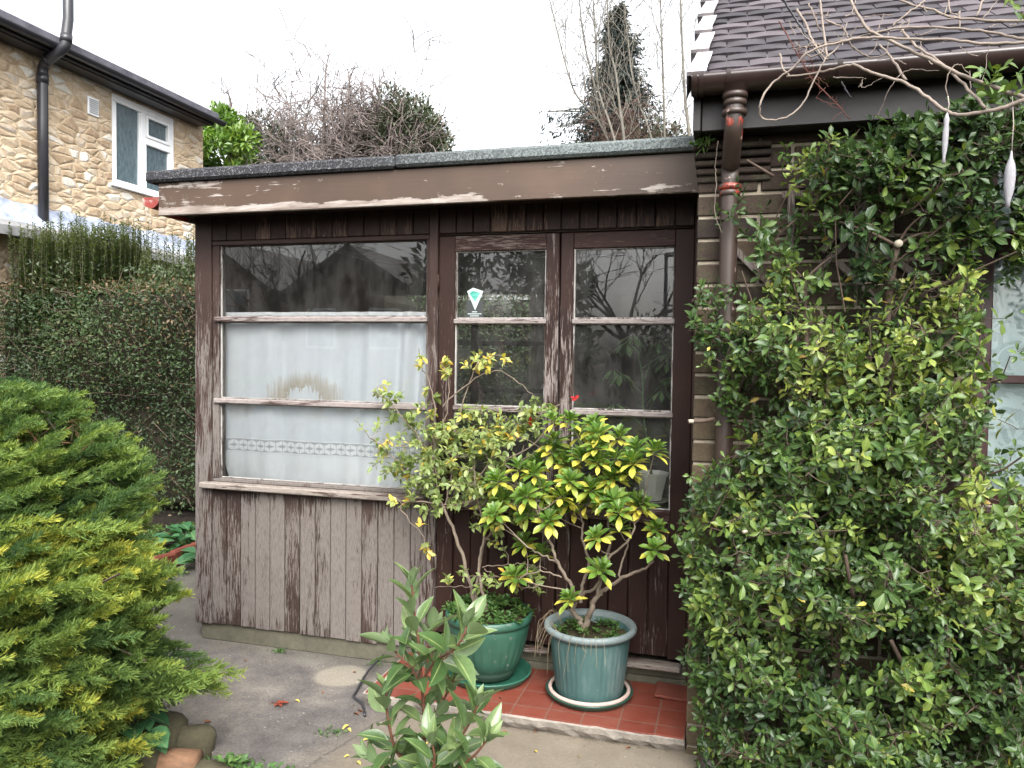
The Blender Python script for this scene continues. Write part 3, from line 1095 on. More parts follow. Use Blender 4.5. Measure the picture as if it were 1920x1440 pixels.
for (z0, z1, yb, ph, sc) in ((1.30, 2.36, .126, 0, .008), (1.0, 1.42, .146, 1.7, .008)):
    vv = []
    for j in range(13):
        for i in range(nx + 1):
            x = wx0 + .02 + (wx1 - wx0 - .04) * i / nx
            zb = z0 + (.05 * abs(math.sin(x * 9 + ph)))
            zz = zb + (z1 - zb) * j / 12
            vv.append((x, YH + yb + sc * math.sin(x * 55 + ph + .8 * math.sin(x * 13)), zz))
    g.add(vv, [(j * (nx + 1) + i, j * (nx + 1) + i + 1, (j + 1) * (nx + 1) + i + 1, (j + 1) * (nx + 1) + i) for j in range(12) for i in range(nx)], smooth=True)
lc = g.build('lace_curtain', M['lace_net'])
tag(lc, 'white patterned lace curtain behind the red-brown framed house window', 'curtain')
rebase(lc, (1.75, YH + .17, 0))

# eaves
PT = R(35.5)
e0 = Vector((0, -.60, 2.625))
sdir_ = Vector((0, math.cos(PT), math.sin(PT)))
ndir_ = Vector((0, -math.sin(PT), math.cos(PT)))
g = MB()
rows = 30
for i in range(rows):
    s0 = -.03 + i * .098
    x = .055 - (.0 if i % 2 else .078) + rng.uniform(-.006, .006)
    while x < X1:
        w = .15
        a = max(x + .0025, .055)
        b = x + w - .0025
        if b - a > .03:
            cg = float(rng.random())
            lift = rng.uniform(0, .004)
            ds = rng.uniform(-.005, .005)
            vs_, fs = [], []
            nx_ = 5
            for j in range(nx_ + 1):
                t = j / nx_
                xx = a + (b - a) * t
                camb = .004 * (1 - (2 * t - 1) ** 2)
                for (sl2, hh) in ((s0 + ds, .018 + lift), (s0 + .17, .008)):
                    base = e0 + sdir_ * sl2 + ndir_ * (hh + camb)
                    vs_.append((xx, base.y, base.z))
                    b2 = base - ndir_ * .013
                    vs_.append((xx, b2.y, b2.z))
            for j in range(nx_):
                o_ = j * 4
                fs += [(o_, o_ + 4, o_ + 6, o_ + 2), (o_, o_ + 1, o_ + 5, o_ + 4)]
            fs += [(0, 2, 3, 1), (nx_ * 4, nx_ * 4 + 1, nx_ * 4 + 3, nx_ * 4 + 2)]
            g.add(vs_, fs, (0, cg, 0))
        x += w
rt = g.build('roof', M['roof_tile'], bh)
g = MB()
p0 = e0 + sdir_ * .0
p1 = e0 + sdir_ * 3.0
g.add([(.055, p0.y, p0.z - .012), (X1, p0.y, p0.z - .012), (X1, p1.y, p1.z - .012), (.055, p1.y, p1.z - .012)], [(0, 1, 2, 3)])
g.build('roof_underlay', M['dark_brown'], rt)
# stepped verge caps along the left edge of the roof
for i in range(9):
    s0 = -.05 + i * .30
    n_ = 10
    g = MB()
    vs_, fs = [], []
    for j in range(n_ + 1):
        t = j / n_
        sp = s0 + .30 * t
        wob = .012 * math.cos(t * math.pi * .9 + .2)
        top = e0 + sdir_ * sp + ndir_ * (.050 - .012 * t)
        bot = e0 + sdir_ * sp + ndir_ * (-.055)
        xl, xr = -wob, .066 - wob * .6
        vs_ += [(xl, bot.y, bot.z), (xl, top.y, top.z), (xr, top.y, top.z)]
    for j in range(n_):
        fs += [(j * 3, j * 3 + 1, j * 3 + 4, j * 3 + 3), (j * 3 + 1, j * 3 + 2, j * 3 + 5, j * 3 + 4)]
    g.add(vs_, fs)
    vg = g.build('verge_cap', M['verge'], rt)
    a1, a2 = Vector(vs_[1]), Vector(vs_[2])
    q_ = [a1, a2, a2 - ndir_ * .013, a1 - ndir_ * .013]
    g2 = MB().add([tuple(p - sdir_ * .0015) for p in q_] + [tuple(p + sdir_ * .004 - ndir_ * .002) for p in q_],
                  [(3, 2, 1, 0), (4, 5, 6, 7), (0, 1, 5, 4), (1, 2, 6, 5), (2, 3, 7, 6), (3, 0, 4, 7)])
    g2.build('verge_end', M['verge_end'], rt)

# fascia, soffit, boxed end
g = MB()
g.box(.042, X1, -.575, -.55, 2.445, 2.60, .003)
g.box(.042, X1, -.549, YH - .001, 2.445, 2.46)
g.build('eaves_fascia', M['dark_brown'], bh)
MB().box(.012, .0415, -.60, YH + .06, 2.44, 2.68, .003).build('eaves_end', M['dark_brown'], bh)
# gutter
g = MB()
gy, gz, gr = -.642, 2.618, .058
arc = [(gy + gr * math.cos(t), gz + gr * 1.05 * math.sin(t)) for t in np.linspace(math.pi, 2 * math.pi, 17)]
inn = [(gy + (gr - .004) * math.cos(t), gz + (gr - .004) * 1.05 * math.sin(t)) for t in np.linspace(2 * math.pi, math.pi, 17)]
ring = arc + inn
m_ = len(ring)
g.add([(.008, y, z) for y, z in ring] + [(X1, y, z) for y, z in ring], [(i, m_ + i, m_ + (i + 1) % m_, (i + 1) % m_) for i in range(m_)], smooth=True)
g.add([(.006, y, z) for y, z in arc] + [(.012, y, z) for y, z in arc], [tuple(range(17)), tuple(range(33, 16, -1))])
gt = g.build('gutter', M['brown_plastic'], bh)
for xb in (.012, .035, .13, .50, 1.15, 1.8):
    g = MB()
    a2 = [(gy + (gr + .004) * math.cos(t), gz + (gr + .004) * 1.05 * math.sin(t)) for t in np.linspace(math.pi * .97, 2.03 * math.pi, 17)]
    g.add([(xb, y, z) for y, z in a2] + [(xb + .016, y, z) for y, z in a2] + [(xb, y * .999 + gy * .001, z + .004) for y, z in a2[:0]],
          [(i, 17 + i, 18 + i, i + 1) for i in range(16)], smooth=True)
    g.add([(xb, y, z) for y, z in a2] + [(xb, gy + (y - gy) * .95, gz + (z - gz) * .95) for y, z in a2], [(i, i + 1, 18 + i, 17 + i) for i in range(16)])
    g.add([(xb + .016, y, z) for y, z in a2] + [(xb + .016, gy + (y - gy) * .95, gz + (z - gz) * .95) for y, z in a2], [(i, 17 + i, 18 + i, i + 1) for i in range(16)])
    g.build('gutter_bracket', M['brown_plastic'], gt)
# downpipe
px0, py0 = .150, -.51
g = MB()
path = [(px0 + .012, gy, gz - .045), (px0 + .012, gy, gz - .10), (px0 + .01, gy, 2.46), (px0 + .008, gy + .02, 2.41), (px0 + .002, py0 - .03, 2.33), (px0, py0, 2.27), (px0, py0, 1.6), (px0, py0, .8), (px0, py0, .05)]
wear = [.15, .2, .35, .62, .35, .3, .1, .06, .3]
sm = smooth_path(path, 4)
g.tube(sm, .0335, 20, (.1, .5, 0))
cols = []
for (x, y, z) in g.v:
    w = .5 if 2.40 < z < 2.46 else .5 if 2.19 < z < 2.25 else .45 if z < .3 else .38 if 1.27 < z < 1.36 else .12
    cols.append((w, .5, 0))
g.c = cols
dp = g.build('downpipe', M['pipe'], bh)
for (z, rr_, yy, xx, w) in ((2.545, .044, gy, px0 + .012, .1), (2.52, .040, gy, px0 + .012, .1), (2.485, .043, gy, px0 + .011, .2), (2.245, .041, py0, px0, .58), (2.222, .038, py0, px0, .5)):
    MB().lathe((xx, yy, z), [(.033, -.012), (rr_, -.009), (rr_ + .002, 0), (rr_, .009), (.033, .012)], 24, (w, .5, 0)).build('pipe_collar', M['pipe'], dp)
MB().lathe((px0 + .012, gy, gz - .075), [(.034, -.02), (.036, 0), (.048, .02), (.06, .035)], 24, (.1, .5, 0)).build('gutter_outlet', M['brown_plastic'], dp)
MB().tube([(px0, py0, .13), (px0 - .02, py0 - .03, .06), (px0 - .03, py0 - .09, .0), (px0 - .03, py0 - .1, -.03)], [.036, .042, .046, .046], 16, (.5, .5, 0)).build('pipe_shoe', M['pipe'], dp)

# ================================================================ stone house on the left
sh = empty('stone_house', (-9.5, 3.5, 0), 'honey coloured rubble stone house with black gutter and white framed window', 'house')
XS = -7.5
k = NT('rubble stone')
v = k.coord((0, 1, 1))
warp = k.n('VectorMath', {0: k.n('TexNoise', {'Vector': v, 'Scale': 2.6, 'Detail': 3.0}, out=1), 1: (0, .26, .20)}, operation='MULTIPLY')
v2 = k.n('VectorMath', {0: k.n('VectorMath', {0: v, 1: (1, 5.2, 11.5)}, operation='MULTIPLY'), 1: k.n('VectorMath', {0: warp, 1: (1, 5, 7)}, operation='MULTIPLY')}, operation='ADD')
ed = k.n('TexVoronoi', {'Vector': v2, 'Scale': 1.0, 'Randomness': .85}, feature='DISTANCE_TO_EDGE')
cellc = k.n('TexVoronoi', {'Vector': v2, 'Scale': 1.0, 'Randomness': .85}, out=1)
cell = k.n('SeparateColor', {0: cellc}, out=0)
cell2 = k.n('SeparateColor', {0: cellc}, out=1)
n1 = k.noise(v, 9, 6, .7)
n2 = k.noise(v, 40, 5, .7)
c = k.ramp(cell, [(0, (.27, .18, .105)), (.25, (.36, .255, .155)), (.5, (.42, .315, .205)), (.7, (.48, .38, .27)), (.8, (.33, .25, .18)), (.88, (.52, .46, .37)), (1, (.54, .49, .41))])
c = k.mix(k.ramp(n1, [(.5, 0), (.72, .65)]), c, (.56, .47, .35))
c = k.mix(k.ramp(n1, [(.25, .5), (.42, 0)]), c, (.15, .11, .08))
mort = k.mix(n1, (.36, .255, .15), (.50, .375, .24))
jm = k.ramp(k.math('ADD', ed, k.math('MULTIPLY_ADD', n2, .12, -.06)), [(.03, .9), (.13, 0)])
c = k.mix(jm, c, mort)
c = k.mix(k.ramp(k.math('ADD', ed, k.math('MULTIPLY_ADD', n1, .12, -.06)), [(.0, .3), (.02, 0)]), c, (.13, .085, .05))
c = k.mix(.45, c, k.ramp(n2, [(.3, .6), (.7, 1.25)]), 'MULTIPLY')
c = k.mix(1.0, c, (1.16, 1.24, 1.36), 'MULTIPLY')
h = k.math('ADD', k.math('MULTIPLY', k.ramp(ed, [(0, 0), (.22, 1)]), 1.2), k.math('ADD', k.math('MULTIPLY', n2, .4), k.math('MULTIPLY', cell2, .5)))
M['stone'] = k.done(c, .92, k.bump(h, .5, .03), .15)
M['black_pvc'] = m_plain('black pipe plastic', (.022, .022, .027), .35, .2, 3, .5, .03)
M['white_pvc'] = m_plain('white window plastic', (.80, .81, .82), .3, .03, 2, .5, .02)
k = NT('slate felt')
M['grey_felt'] = k.done(k.ramp(k.noise(k.coord(), 5, 6, .7), [(.35, (.05, .05, .065)), (.65, (.115, .112, .13))]), .9)
k = NT('lead flashing')
n1 = k.noise(k.coord((1, 1, 2)), 2.5, 6, .65, .8)
M['lead'] = k.done(k.ramp(n1, [(.3, (.20, .235, .31)), (.5, (.36, .40, .50)), (.66, (.62, .66, .74))]), .5, k.bump(n1, .4, .05), .5, .3)
k = NT('obscure window glass')
n1 = k.noise(k.coord((1, 14, 5)), 2.0, 4, .6)
M['obscure'] = k.done(k.ramp(n1, [(.35, (.055, .085, .10)), (.65, (.10, .14, .155))]), .22, k.bump(k.noise(k.coord((1, 40, 12)), 1.5, 3, .6), .4, .01), .6)

wy0, wy1, wz0_, wz1_ = 4.54, 5.69, 3.74, 4.90
g = MB()
g.box(XS - .35, XS, .5, wy0, 0, 4.95)
g.box(XS - .351, XS, wy1, 6.30, 0, 4.95)
g.box(XS - .35, XS - .001, wy0, wy1, 0, wz0_)
g.box(XS - .35, XS - .001, wy0, wy1, wz1_, 4.919)
g.box(-12, XS - .352, 5.95, 6.299, 0, 4.948)
g.build('wall', M['stone'], sh)
g = MB()
g.box(XS - .08, XS - .012, wy0 + .002, wy1 - .002, wz0_ + .002, wz0_ + .07, .006)
g.box(XS - .08, XS - .012, wy0 + .002, wy1 - .002, wz1_ - .10, wz1_ - .002, .006)
g.box(XS - .079, XS - .011, wy0 + .002, wy0 + .075, wz0_ + .07, wz1_ - .10, .006)
g.box(XS - .079, XS - .011, wy1 - .075, wy1 - .002, wz0_ + .07, wz1_ - .10, .006)
g.box(XS - .079, XS - .009, 5.06, 5.145, wz0_ + .07, wz1_ - .10, .006)
g.box(XS - .077, XS - .007, 5.146, wy1 - .076, 4.395, 4.485, .006)
for (a, b, c_, d_) in ((5.15, wy1 - .08, 4.49, wz1_ - .105),):
    g.box(XS - .07, XS - .001, a, a + .04, c_, d_, .004)
    g.box(XS - .07, XS - .001, b - .04, b, c_, d_, .004)
    g.box(XS - .069, XS - .0005, a + .04, b - .04, c_, c_ + .04, .004)
    g.box(XS - .069, XS - .0005, a + .04, b - .04, d_ - .04, d_, .004)
for (a, b, c_, d_) in ((wy0 + .08, 5.055, wz0_ + .075, wz1_ - .105), (5.15, wy1 - .08, wz0_ + .075, 4.39)):
    g.box(XS - .07, XS - .018, a, a + .018, c_, d_, .004)
    g.box(XS - .07, XS - .018, b - .018, b, c_, d_, .004)
sw = g.build('window', M['white_pvc'], sh)
for (a, b, c_, d_) in ((wy0 + .076, 5.059, wz0_ + .071, wz1_ - .101), (5.147, wy1 - .077, wz0_ + .071, 4.394), (5.19, wy1 - .12, 4.53, wz1_ - .145)):
    MB().box(XS - .055, XS - .05, a, b, c_, d_).build('pane', M['obscure'], sw)
MB().box(XS - .1, XS + .045, wy0 - .03, wy1 + .03, wz0_ - .035, wz0_ + .001, .006).build('sill', M['white_pvc'], sw)
g = MB()
ya, za = 4.23, 4.61
g.box(XS, XS + .02, ya - .085, ya + .085, za - .11, za + .11, .005)
av = g.build('air_vent', M['white_pvc'], sh)
g = MB()
for i in range(8):
    zz = za - .085 + i * .0225
    g.box(XS + .0205, XS + .03, ya - .068, ya + .068, zz, zz + .011, .002)
g.build('louvre', m_plain('vent slats', (.4, .41, .42), .5, .1), av)

# eaves
XE = -7.22
g = MB()
g.box(-12.2, XE + .04, .4, 6.26, 5.032, 5.12, .012)
g.build('roof', M['grey_felt'], sh)
g = MB()
g.box(XE - .03, XE - .005, .4, 6.20, 4.935, 5.03, .004)
g.box(-12, XE - .031, .4, 6.199, 4.936, 4.955)
g.box(-12, XE - .0305, 6.175, 6.20, 4.956, 5.03)
g.build('fascia', M['black_pvc'], sh)
g = MB()
yy = 6.32
arc = [(XE + .055 + .06 * math.cos(t), 5.01 + .06 * math.sin(t)) for t in np.linspace(math.pi, 2 * math.pi, 15)]
inn = [(XE + .055 + .055 * math.cos(t), 5.01 + .055 * math.sin(t)) for t in np.linspace(2 * math.pi, math.pi, 15)]
ring = arc + inn
m_ = len(ring)
g.add([(x, .4, z) for x, z in ring] + [(x, yy, z) for x, z in ring], [(i, (i + 1) % m_, m_ + (i + 1) % m_, m_ + i) for i in range(m_)], smooth=True)
g.add([(x, yy, z) for x, z in arc] + [(x, yy + .008, z) for x, z in arc], [tuple(range(14, -1, -1)), tuple(range(15, 30))])
g.build('gutter', M['black_pvc'], sh)
MB().box(XS, XE - .06, .4, 6.15, 4.922, 4.9345, .004).build('soffit', M['black_pvc'], sh)
g = MB()
pth = [(XS + .07, 3.45, 2.95), (XS + .07, 3.45, 4.2), (XS + .07, 3.45, 4.72), (XS + .075, 3.45, 4.79), (XS + .12, 3.44, 4.845), (XE + .02, 3.40, 4.90), (XE + .12, 3.40, 4.95), (XE + .16, 3.41, 5.0), (XE + .16, 3.42, 5.1), (XE + .16, 3.45, 5.3), (XE + .16, 3.45, 6.8)]
g.tube(pth, .056, 18)
sp = g.build('soil_pipe', M['black_pvc'], sh)
for p, q in (((XS + .07, 3.45, 4.62), (XS + .07, 3.45, 4.73)), ((XE + .16, 3.415, 5.03), (XE + .16, 3.425, 5.12)), ((XS + .16, 3.43, 4.86), (XS + .20, 3.42, 4.88))):
    MB().tube([p, q], .063, 18).build('pipe_socket', M['black_pvc'], sp)
MB().box(XS, XS + .03, 2.72, 2.9, 4.38, 4.60, .006).build('cable_box', M['black_pvc'], sh)
# lead flashing over a lower lean-to roof
g = MB()
nn = 90
vv = []
for i in range(nn + 1):
    y = .6 + 5.8 * i / nn
    top = 3.235 + .012 * math.sin(i * .9) + rng.normal(0, .006)
    bot = 2.90 + .03 * math.sin(i * .35) + .02 * math.sin(i * .8) - (.10 if 36 < i < 42 else 0)
    vv += [(XS + .006, y, top), (XS + .02 + .004 * math.sin(i * .7), y, top - .10), (XS + .12, y, (top + bot) / 2 - .02 + .012 * math.sin(i)), (XS + .20 + .02 * math.sin(i * .5), y, bot)]
g.add(vv, [(i * 4 + j, i * 4 + j + 1, i * 4 + j + 5, i * 4 + j + 4) for i in range(nn) for j in range(3)], smooth=True)
g.build('lead_flashing', M['lead'], sh)
g = MB()
g.add([(XS + .004, .6, 3.05), (XS + .34, .6, 2.90), (XS + .34, 6.4, 2.90), (XS + .004, 6.4, 3.05), (XS + .004, .6, 2.95), (XS + .34, .6, 2.80), (XS + .34, 6.4, 2.80), (XS + .004, 6.4, 2.95)],
      [(0, 1, 2, 3), (7, 6, 5, 4), (0, 4, 5, 1), (2, 6, 7, 3), (1, 5, 6, 2)])
g.build('lean_to_roof', m_plain('grey lean-to felt', (.2, .2, .2), .9, .3, 3), sh)

# ================================================================ foliage materials
M['twig'] = m_plain('brown twigs', (.085, .062, .046), .85, .4, 20, .2)
M['pale_twig'] = m_plain('pale bare stems', (.38, .32, .25), .8, .3, 14, .25)
M['grey_twig'] = m_plain('grey bare twigs', (.14, .115, .105), .85, .35, 6, .2)
M['trunk'] = m_plain('grey tree bark', (.15, .14, .11), .9, .35, 6, .2, .6)
M['hedge_leaf'] = m_leaf('privet leaf', [(0, (.014, .027, .012)), (.4, (.026, .050, .018)), (.7, (.044, .074, .024)), (.86, (.075, .07, .032)), (.93, (.10, .062, .034)), (1, (.13, .085, .05))], None, .5, .2, .3)
M['shoot_leaf'] = m_leaf('hedge shoot leaf', [(0, (.032, .05, .024)), (.5, (.062, .09, .038)), (1, (.12, .14, .065))], None, .5, .25)
T2e = tmpl(2, 'ellip', .3, .15)
T3e = tmpl(3, 'ellip', .3, .2)
T4e = tmpl(4, 'ellip', .3, .25)
T4o = tmpl(4, 'obov', .22, .22)
T5o = tmpl(5, 'obov', .25, .3)
T6l = tmpl(6, 'lanc', .3, .22)
ZU = np.array([0, 0, 1.0])


def rdir(n, bias=(0, 0, 0), s=1.0):
    return unit(rng.normal(0, s, (n, 3)) + np.array(bias))


# clipped hedge
hd = empty('clipped_hedge', (-3.5, 2.9, 0), 'tall clipped privet hedge, dark green with browned top, behind the sun room', 'hedge')
fo = Fol()
n_ = 46000
x = rng.uniform(-7.42, .4, n_)
z = 2.26 * rng.beta(1.25, 1.0, n_)
bump_ = .10 * np.sin(x * 2.3 + 1.5 * np.sin(z * 2.2)) + .06 * np.sin(z * 5 + x * 1.7) + .04 * np.sin(x * 9 + z * 7)
round_ = np.where(z > 2.05, (z - 2.05) ** 2 * 4.5, 0)
y = np.where(x > -2.75, 3.5, 2.62) + bump_ + round_ + np.abs(rng.normal(0, .09, n_))
keep = (x < -2.62) | (y > 2.35)
ti = np.clip(.36 + .22 * np.sin(x * 1.9 + z * 2.1) * np.sin(z * 3 - x) + rng.normal(0, .2, n_), 0, .82)
brown = (z > 2.17) & (rng.random(n_) < .4) | (rng.random(n_) < .018) | ((np.abs(x + 5.1) < .45) & (np.abs(z - 1.95) < .3) & (rng.random(n_) < .22))
ti = np.where(brown, rng.uniform(.84, 1, n_), ti)
pos = np.stack([x, y, z], 1)
ln = rng.uniform(.026, .050, n_)
fo.leaves(T2e, pos, rdir(n_, (0, -.7, .5)), rdir(n_, (0, -1.0, .6), .6), ln, ln * rng.uniform(.45, .6, n_), ti)
n_ = 9000
x = rng.uniform(-7.42, .4, n_)
y = rng.uniform(2.7, 3.5, n_) + np.where(x > -2.75, .8, 0)
pos = np.stack([x, y, 2.25 + rng.normal(0, .035, n_)], 1)
ln = rng.uniform(.026, .05, n_)
fo.leaves(T2e, pos, rdir(n_, (0, 0, .6)), rdir(n_, (0, 0, 1), .6), ln, ln * .5, np.where(rng.random(n_) < .5, rng.uniform(.84, 1, n_), rng.uniform(.2, .7, n_)))
fo.build('foliage', M['hedge_leaf'], hd)
g = MB()
for i in range(1500):
    x = rng.uniform(-7.4, .3)
    z = rng.uniform(.1, 2.2)
    p = np.array([x, (3.54 if x > -2.75 else 2.66) + .10 * math.sin(x * 2.3 + 1.5 * math.sin(z * 2.2)) + rng.uniform(0, .15), z])
    d = rdir(1, (0, -.35, .7))[0]
    L = rng.uniform(.12, .32)
    g.tube([p, p + d * L * .5 + rng.normal(0, .015, 3), p + d * L + rng.normal(0, .03, 3)], [.004, .003, .0015], 3, caps=False)
g.build('branch', M['twig'], hd)
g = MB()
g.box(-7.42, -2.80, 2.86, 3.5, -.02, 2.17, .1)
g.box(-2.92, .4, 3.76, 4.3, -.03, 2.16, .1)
g.build('hedge_core', m_plain('dark hedge filler', (.020, .018, .012), .95, .5, 14, .1, 1.0), hd)  # added dark filler box in place of inner twigs, stops seeing through

# taller unclipped hedge with upright shoots
h2 = empty('shooting_hedge', (-5.5, 4.2, 0), 'unclipped hedge with thin upright leafy shoots below the stone house wall', 'hedge')
fo, g = Fol(), MB()
for i in range(820):
    x = rng.uniform(-7.12, -3.0) if i > 450 else rng.uniform(-7.12, -6.2)
    y = rng.uniform(3.3, 4.1) if x > -6.2 else rng.uniform(2.75, 3.9)
    zt = rng.uniform(2.50, 2.80) + .10 * (y - 2.7) + (.12 if x < -6.2 else 0) + (.12 if rng.random() < .12 else 0)
    lean = rng.normal(0, .05, 2)
    base = np.array([x, y, 1.7])
    top = np.array([x + lean[0], y + lean[1], zt])
    g.tube([base, (base + top) / 2 + rng.normal(0, .012, 3), top], [.006, .004, .002], 3, caps=False)
    nl = int((zt - 1.8) / .0125)
    t = np.linspace(.1, 1.0, nl)
    pos = base + (top - base) * t[:, None]
    an = rng.uniform(0, 6.28, nl)
    d = np.stack([np.cos(an), np.sin(an), rng.uniform(.2, .9, nl)], 1)
    ln = rng.uniform(.038, .066, nl) * (1.1 - .4 * t)
    fo.leaves(T2e, pos, d, ZU, ln, ln * .48, np.clip(rng.uniform(.1, .6, nl) + .35 * (t > .85), 0, 1))
n_ = 9000
x = rng.uniform(-7.15, -2.8, n_)
pos = np.stack([x, np.where(x > -6.2, rng.uniform(3.2, 4.0, n_), rng.uniform(2.72, 3.8, n_)), rng.uniform(2.0, 2.52, n_)], 1)
ln = rng.uniform(.035, .06, n_)
fo.leaves(T2e, pos, rdir(n_, (0, -.6, .5)), rdir(n_, (0, -.8, .8), .6), ln, ln * .5, rng.uniform(0, .6, n_))
fo.build('foliage', M['shoot_leaf'], h2)
g.build('shoot', m_plain('green-brown shoots', (.06, .058, .034), .8, .3, 12, .2), h2)
MB().box(-7.15, -2.8, 3.6, 4.3, -.021, 2.36, .1).build('hedge_core', m_plain('dark shoot hedge filler', (.022, .022, .014), .95, .5, 14, .1, 1.0), h2)  # dark solid box added as filler, not modelled twigs

# pale forked tree behind the sun room
gt_ = empty('garden_tree', (-1.5, 2.42, 0), 'small tree with pale forked trunk behind the sun room, seen through its glass', 'tree')
g = MB()
for pts, r0, r1 in (([(965, 860), (975, 800), (990, 755), (1003, 735)], .075, .065), ([(1003, 735), (1010, 690), (1018, 640), (1012, 590), (1016, 540), (1010, 470)], .05, .03),
                    ([(1003, 735), (1000, 700), (1002, 650), (1000, 590), (998, 520)], .045, .025), ([(995, 745), (1020, 728), (1045, 705)], .05, .02)):
    pp = [P(a, b, 2.42 + .01 * i) for i, (a, b) in enumerate(pts)]
    if r0 == .075:
        pp = [np.array([pp[0][0] - .03, 2.42, -.02])] + pp
    sp_ = smooth_path(pp, 4)
    g.tube(sp_, list(np.linspace(r0, r1, len(sp_))), 10, caps=False)
g.build('trunk', m_plain('pale bark', (.32, .28, .24), .85, .35, 8, .2, .5), gt_)

# ---------------------------------------------------------------- trees behind the roof
M['far_leaf_bright'] = m_leaf('laurel leaf', [(0, (.045, .10, .016)), (.5, (.095, .18, .028)), (1, (.20, .27, .05))], None, .4, .3)
M['far_leaf_dark'] = m_leaf('dark shrub leaf', [(0, (.025, .034, .022)), (.5, (.05, .065, .035)), (1, (.095, .10, .05))], None, .5, .2)
M['conifer'] = m_leaf('dark conifer spray', [(0, (.010, .016, .017)), (.6, (.020, .031, .029)), (1, (.042, .052, .040))], None, .6, .15, .3, 0)


def clump_bush(name, label, c, rad, n, leaf, mat, tr=(0, 1), clumps=26, cat='shrub', trunk=True):
    e = empty(name, (c[0], c[1], 0), label, cat)
    fo = Fol()
    cc = np.array(c)
    for i in range(clumps):
        d = rdir(1, (0, -.25, .25))[0]
        q = cc + d * np.array(rad) * rng.uniform(.55, 1.0)
        m_ = n // clumps
        rr_ = np.array(rad) * rng.uniform(.22, .42)
        dd_ = rdir(m_)
        pos = q + dd_ * rr_ * rng.uniform(.45, 1.0, (m_, 1))
        ln = rng.uniform(.7, 1.3, m_) * leaf
        fo.leaves(T2e, pos, unit(dd_ + rng.normal(0, .6, (m_, 3)) + ZU * .35), unit(dd_ + ZU * .7 + rng.normal(0, .3, (m_, 3))), ln, ln * .42, np.clip(rng.uniform(tr[0], tr[1]) * .5 + rng.uniform(tr[0], tr[1], m_) * .5, 0, 1))
    fo.build('crown', mat, e)
    g = MB()
    for i in range(7):
        q = cc + rdir(1, (0, 0, .6))[0] * np.array(rad) * .8
        b0 = np.array([c[0] + rng.normal(0, .15), c[1] + rng.normal(0, .15), -.03])
        g.tube([b0, (b0 + q) / 2 + rng.normal(0, .15, 3), q], [.06, .04, .015], 5, caps=False)
    g.build('trunk', M['trunk'], e)
    return e


def far(px, py, Y):
    return tuple(P(px, py, Y))


clump_bush('laurel_bush', 'bright green laurel bush just beyond the corner of the stone house', far(420, 296, 7.4), (.60, .5, .66), 3600, .12, M['far_leaf_bright'], clumps=30)
clump_bush('evergreen_shrub', 'dull dark green shrub between the bright laurel and the bare thicket', far(500, 305, 8.8), (.62, .6, .68), 3600, .10, M['far_leaf_dark'], (0, .6))
clump_bush('evergreen_shrub', 'rounded grey-green ivy-clad shrub at the end of the bare thicket above the roof', far(745, 262, 9.2), (.80, .7, .78), 6500, .09, M['far_leaf_dark'], (.1, .8), 44)
clump_bush('evergreen_shrub', 'low grey-green shrub trailing to the end of the thicket above the roof', far(808, 275, 9.5), (.38, .4, .45), 1500, .085, M['far_leaf_dark'], (.1, .7), 16)


def bare_shrub(px, py_top, Y, n_st, spread, label, depth=3, r0=.03, dens=9):
    top = P(px, py_top, Y)
    e = empty('bare_shrub', (top[0], Y, 0), label, 'shrub', 'bare thicket above the flat roof')
    g = MB()
    H = top[2]
    for i in range(n_st):
        b0 = np.array([top[0] + rng.normal(0, .2), Y + rng.normal(0, .2), -.03])
        t1 = np.array([top[0] + rng.uniform(-spread, spread), Y + rng.uniform(-.5, .5), H - rng.uniform(.45, 1.15)])
        md = (b0 + t1) / 2 + rng.normal(0, .12, 3)
        g.tube(smooth_path([b0, md, t1], 4), list(np.linspace(r0, r0 * .5, 9)), 5, caps=False)
        for j in range(dens):
            d = unit(np.array([rng.normal(0, .8), rng.normal(0, .5), rng.uniform(.1, 1.0)]))
            st_ = t1 - np.array([0, 0, rng.uniform(0, 1.0)]) + rng.normal(0, .08, 3)
            grow(g, st_, d, rng.uniform(.55, 1.05), r0 * .42, depth, 4, .85, .24, -.01, 3, None, 5, .66, .0058)
    g.build('branches', M['grey_twig'], e)


bare_shrub(548, 185, 9.0, 9, .85, 'tangled bare shrub beside the laurel at the stone house end of the thicket', 2)
bare_shrub(600, 165, 8.6, 10, .9, 'tangled leafless shrub in the middle of the thicket with long upright shoots', 2)
bare_shrub(685, 180, 9.0, 9, .8, 'tangled leafless shrub leaning into the ivy-clad evergreen', 2)
e = empty('bare_sapling', tuple(np.array([P(612, 300, 8.4)[0], 8.4, 0])), 'single tall bare whip rising above the leafless thicket', 'sapling')
g = MB()
for pts in ([(606, 330), (607, 230), (609, 170), (611, 130), (617, 100)], [(650, 330), (652, 200), (655, 160), (652, 130)], [(433, 300), (432, 235), (430, 180), (415, 174)]):
    pp = [P(a, b, 8.4) for a, b in pts]
    pp = [np.array([pp[0][0], 8.4, -.02])] + pp
    s_ = smooth_path(pp, 4)
    g.tube(s_, list(np.linspace(.035, .008, len(s_))), 5, caps=False)
    for q in s_[8:]:
        for _ in range(1):
            grow(g, q, (rng.normal(0, .7), rng.normal(0, .3), .7), .3, .008, 1, 2, .6, .15, .1, 3, None, 4, .6, .003)
g.build('trunk', M['grey_twig'], e)

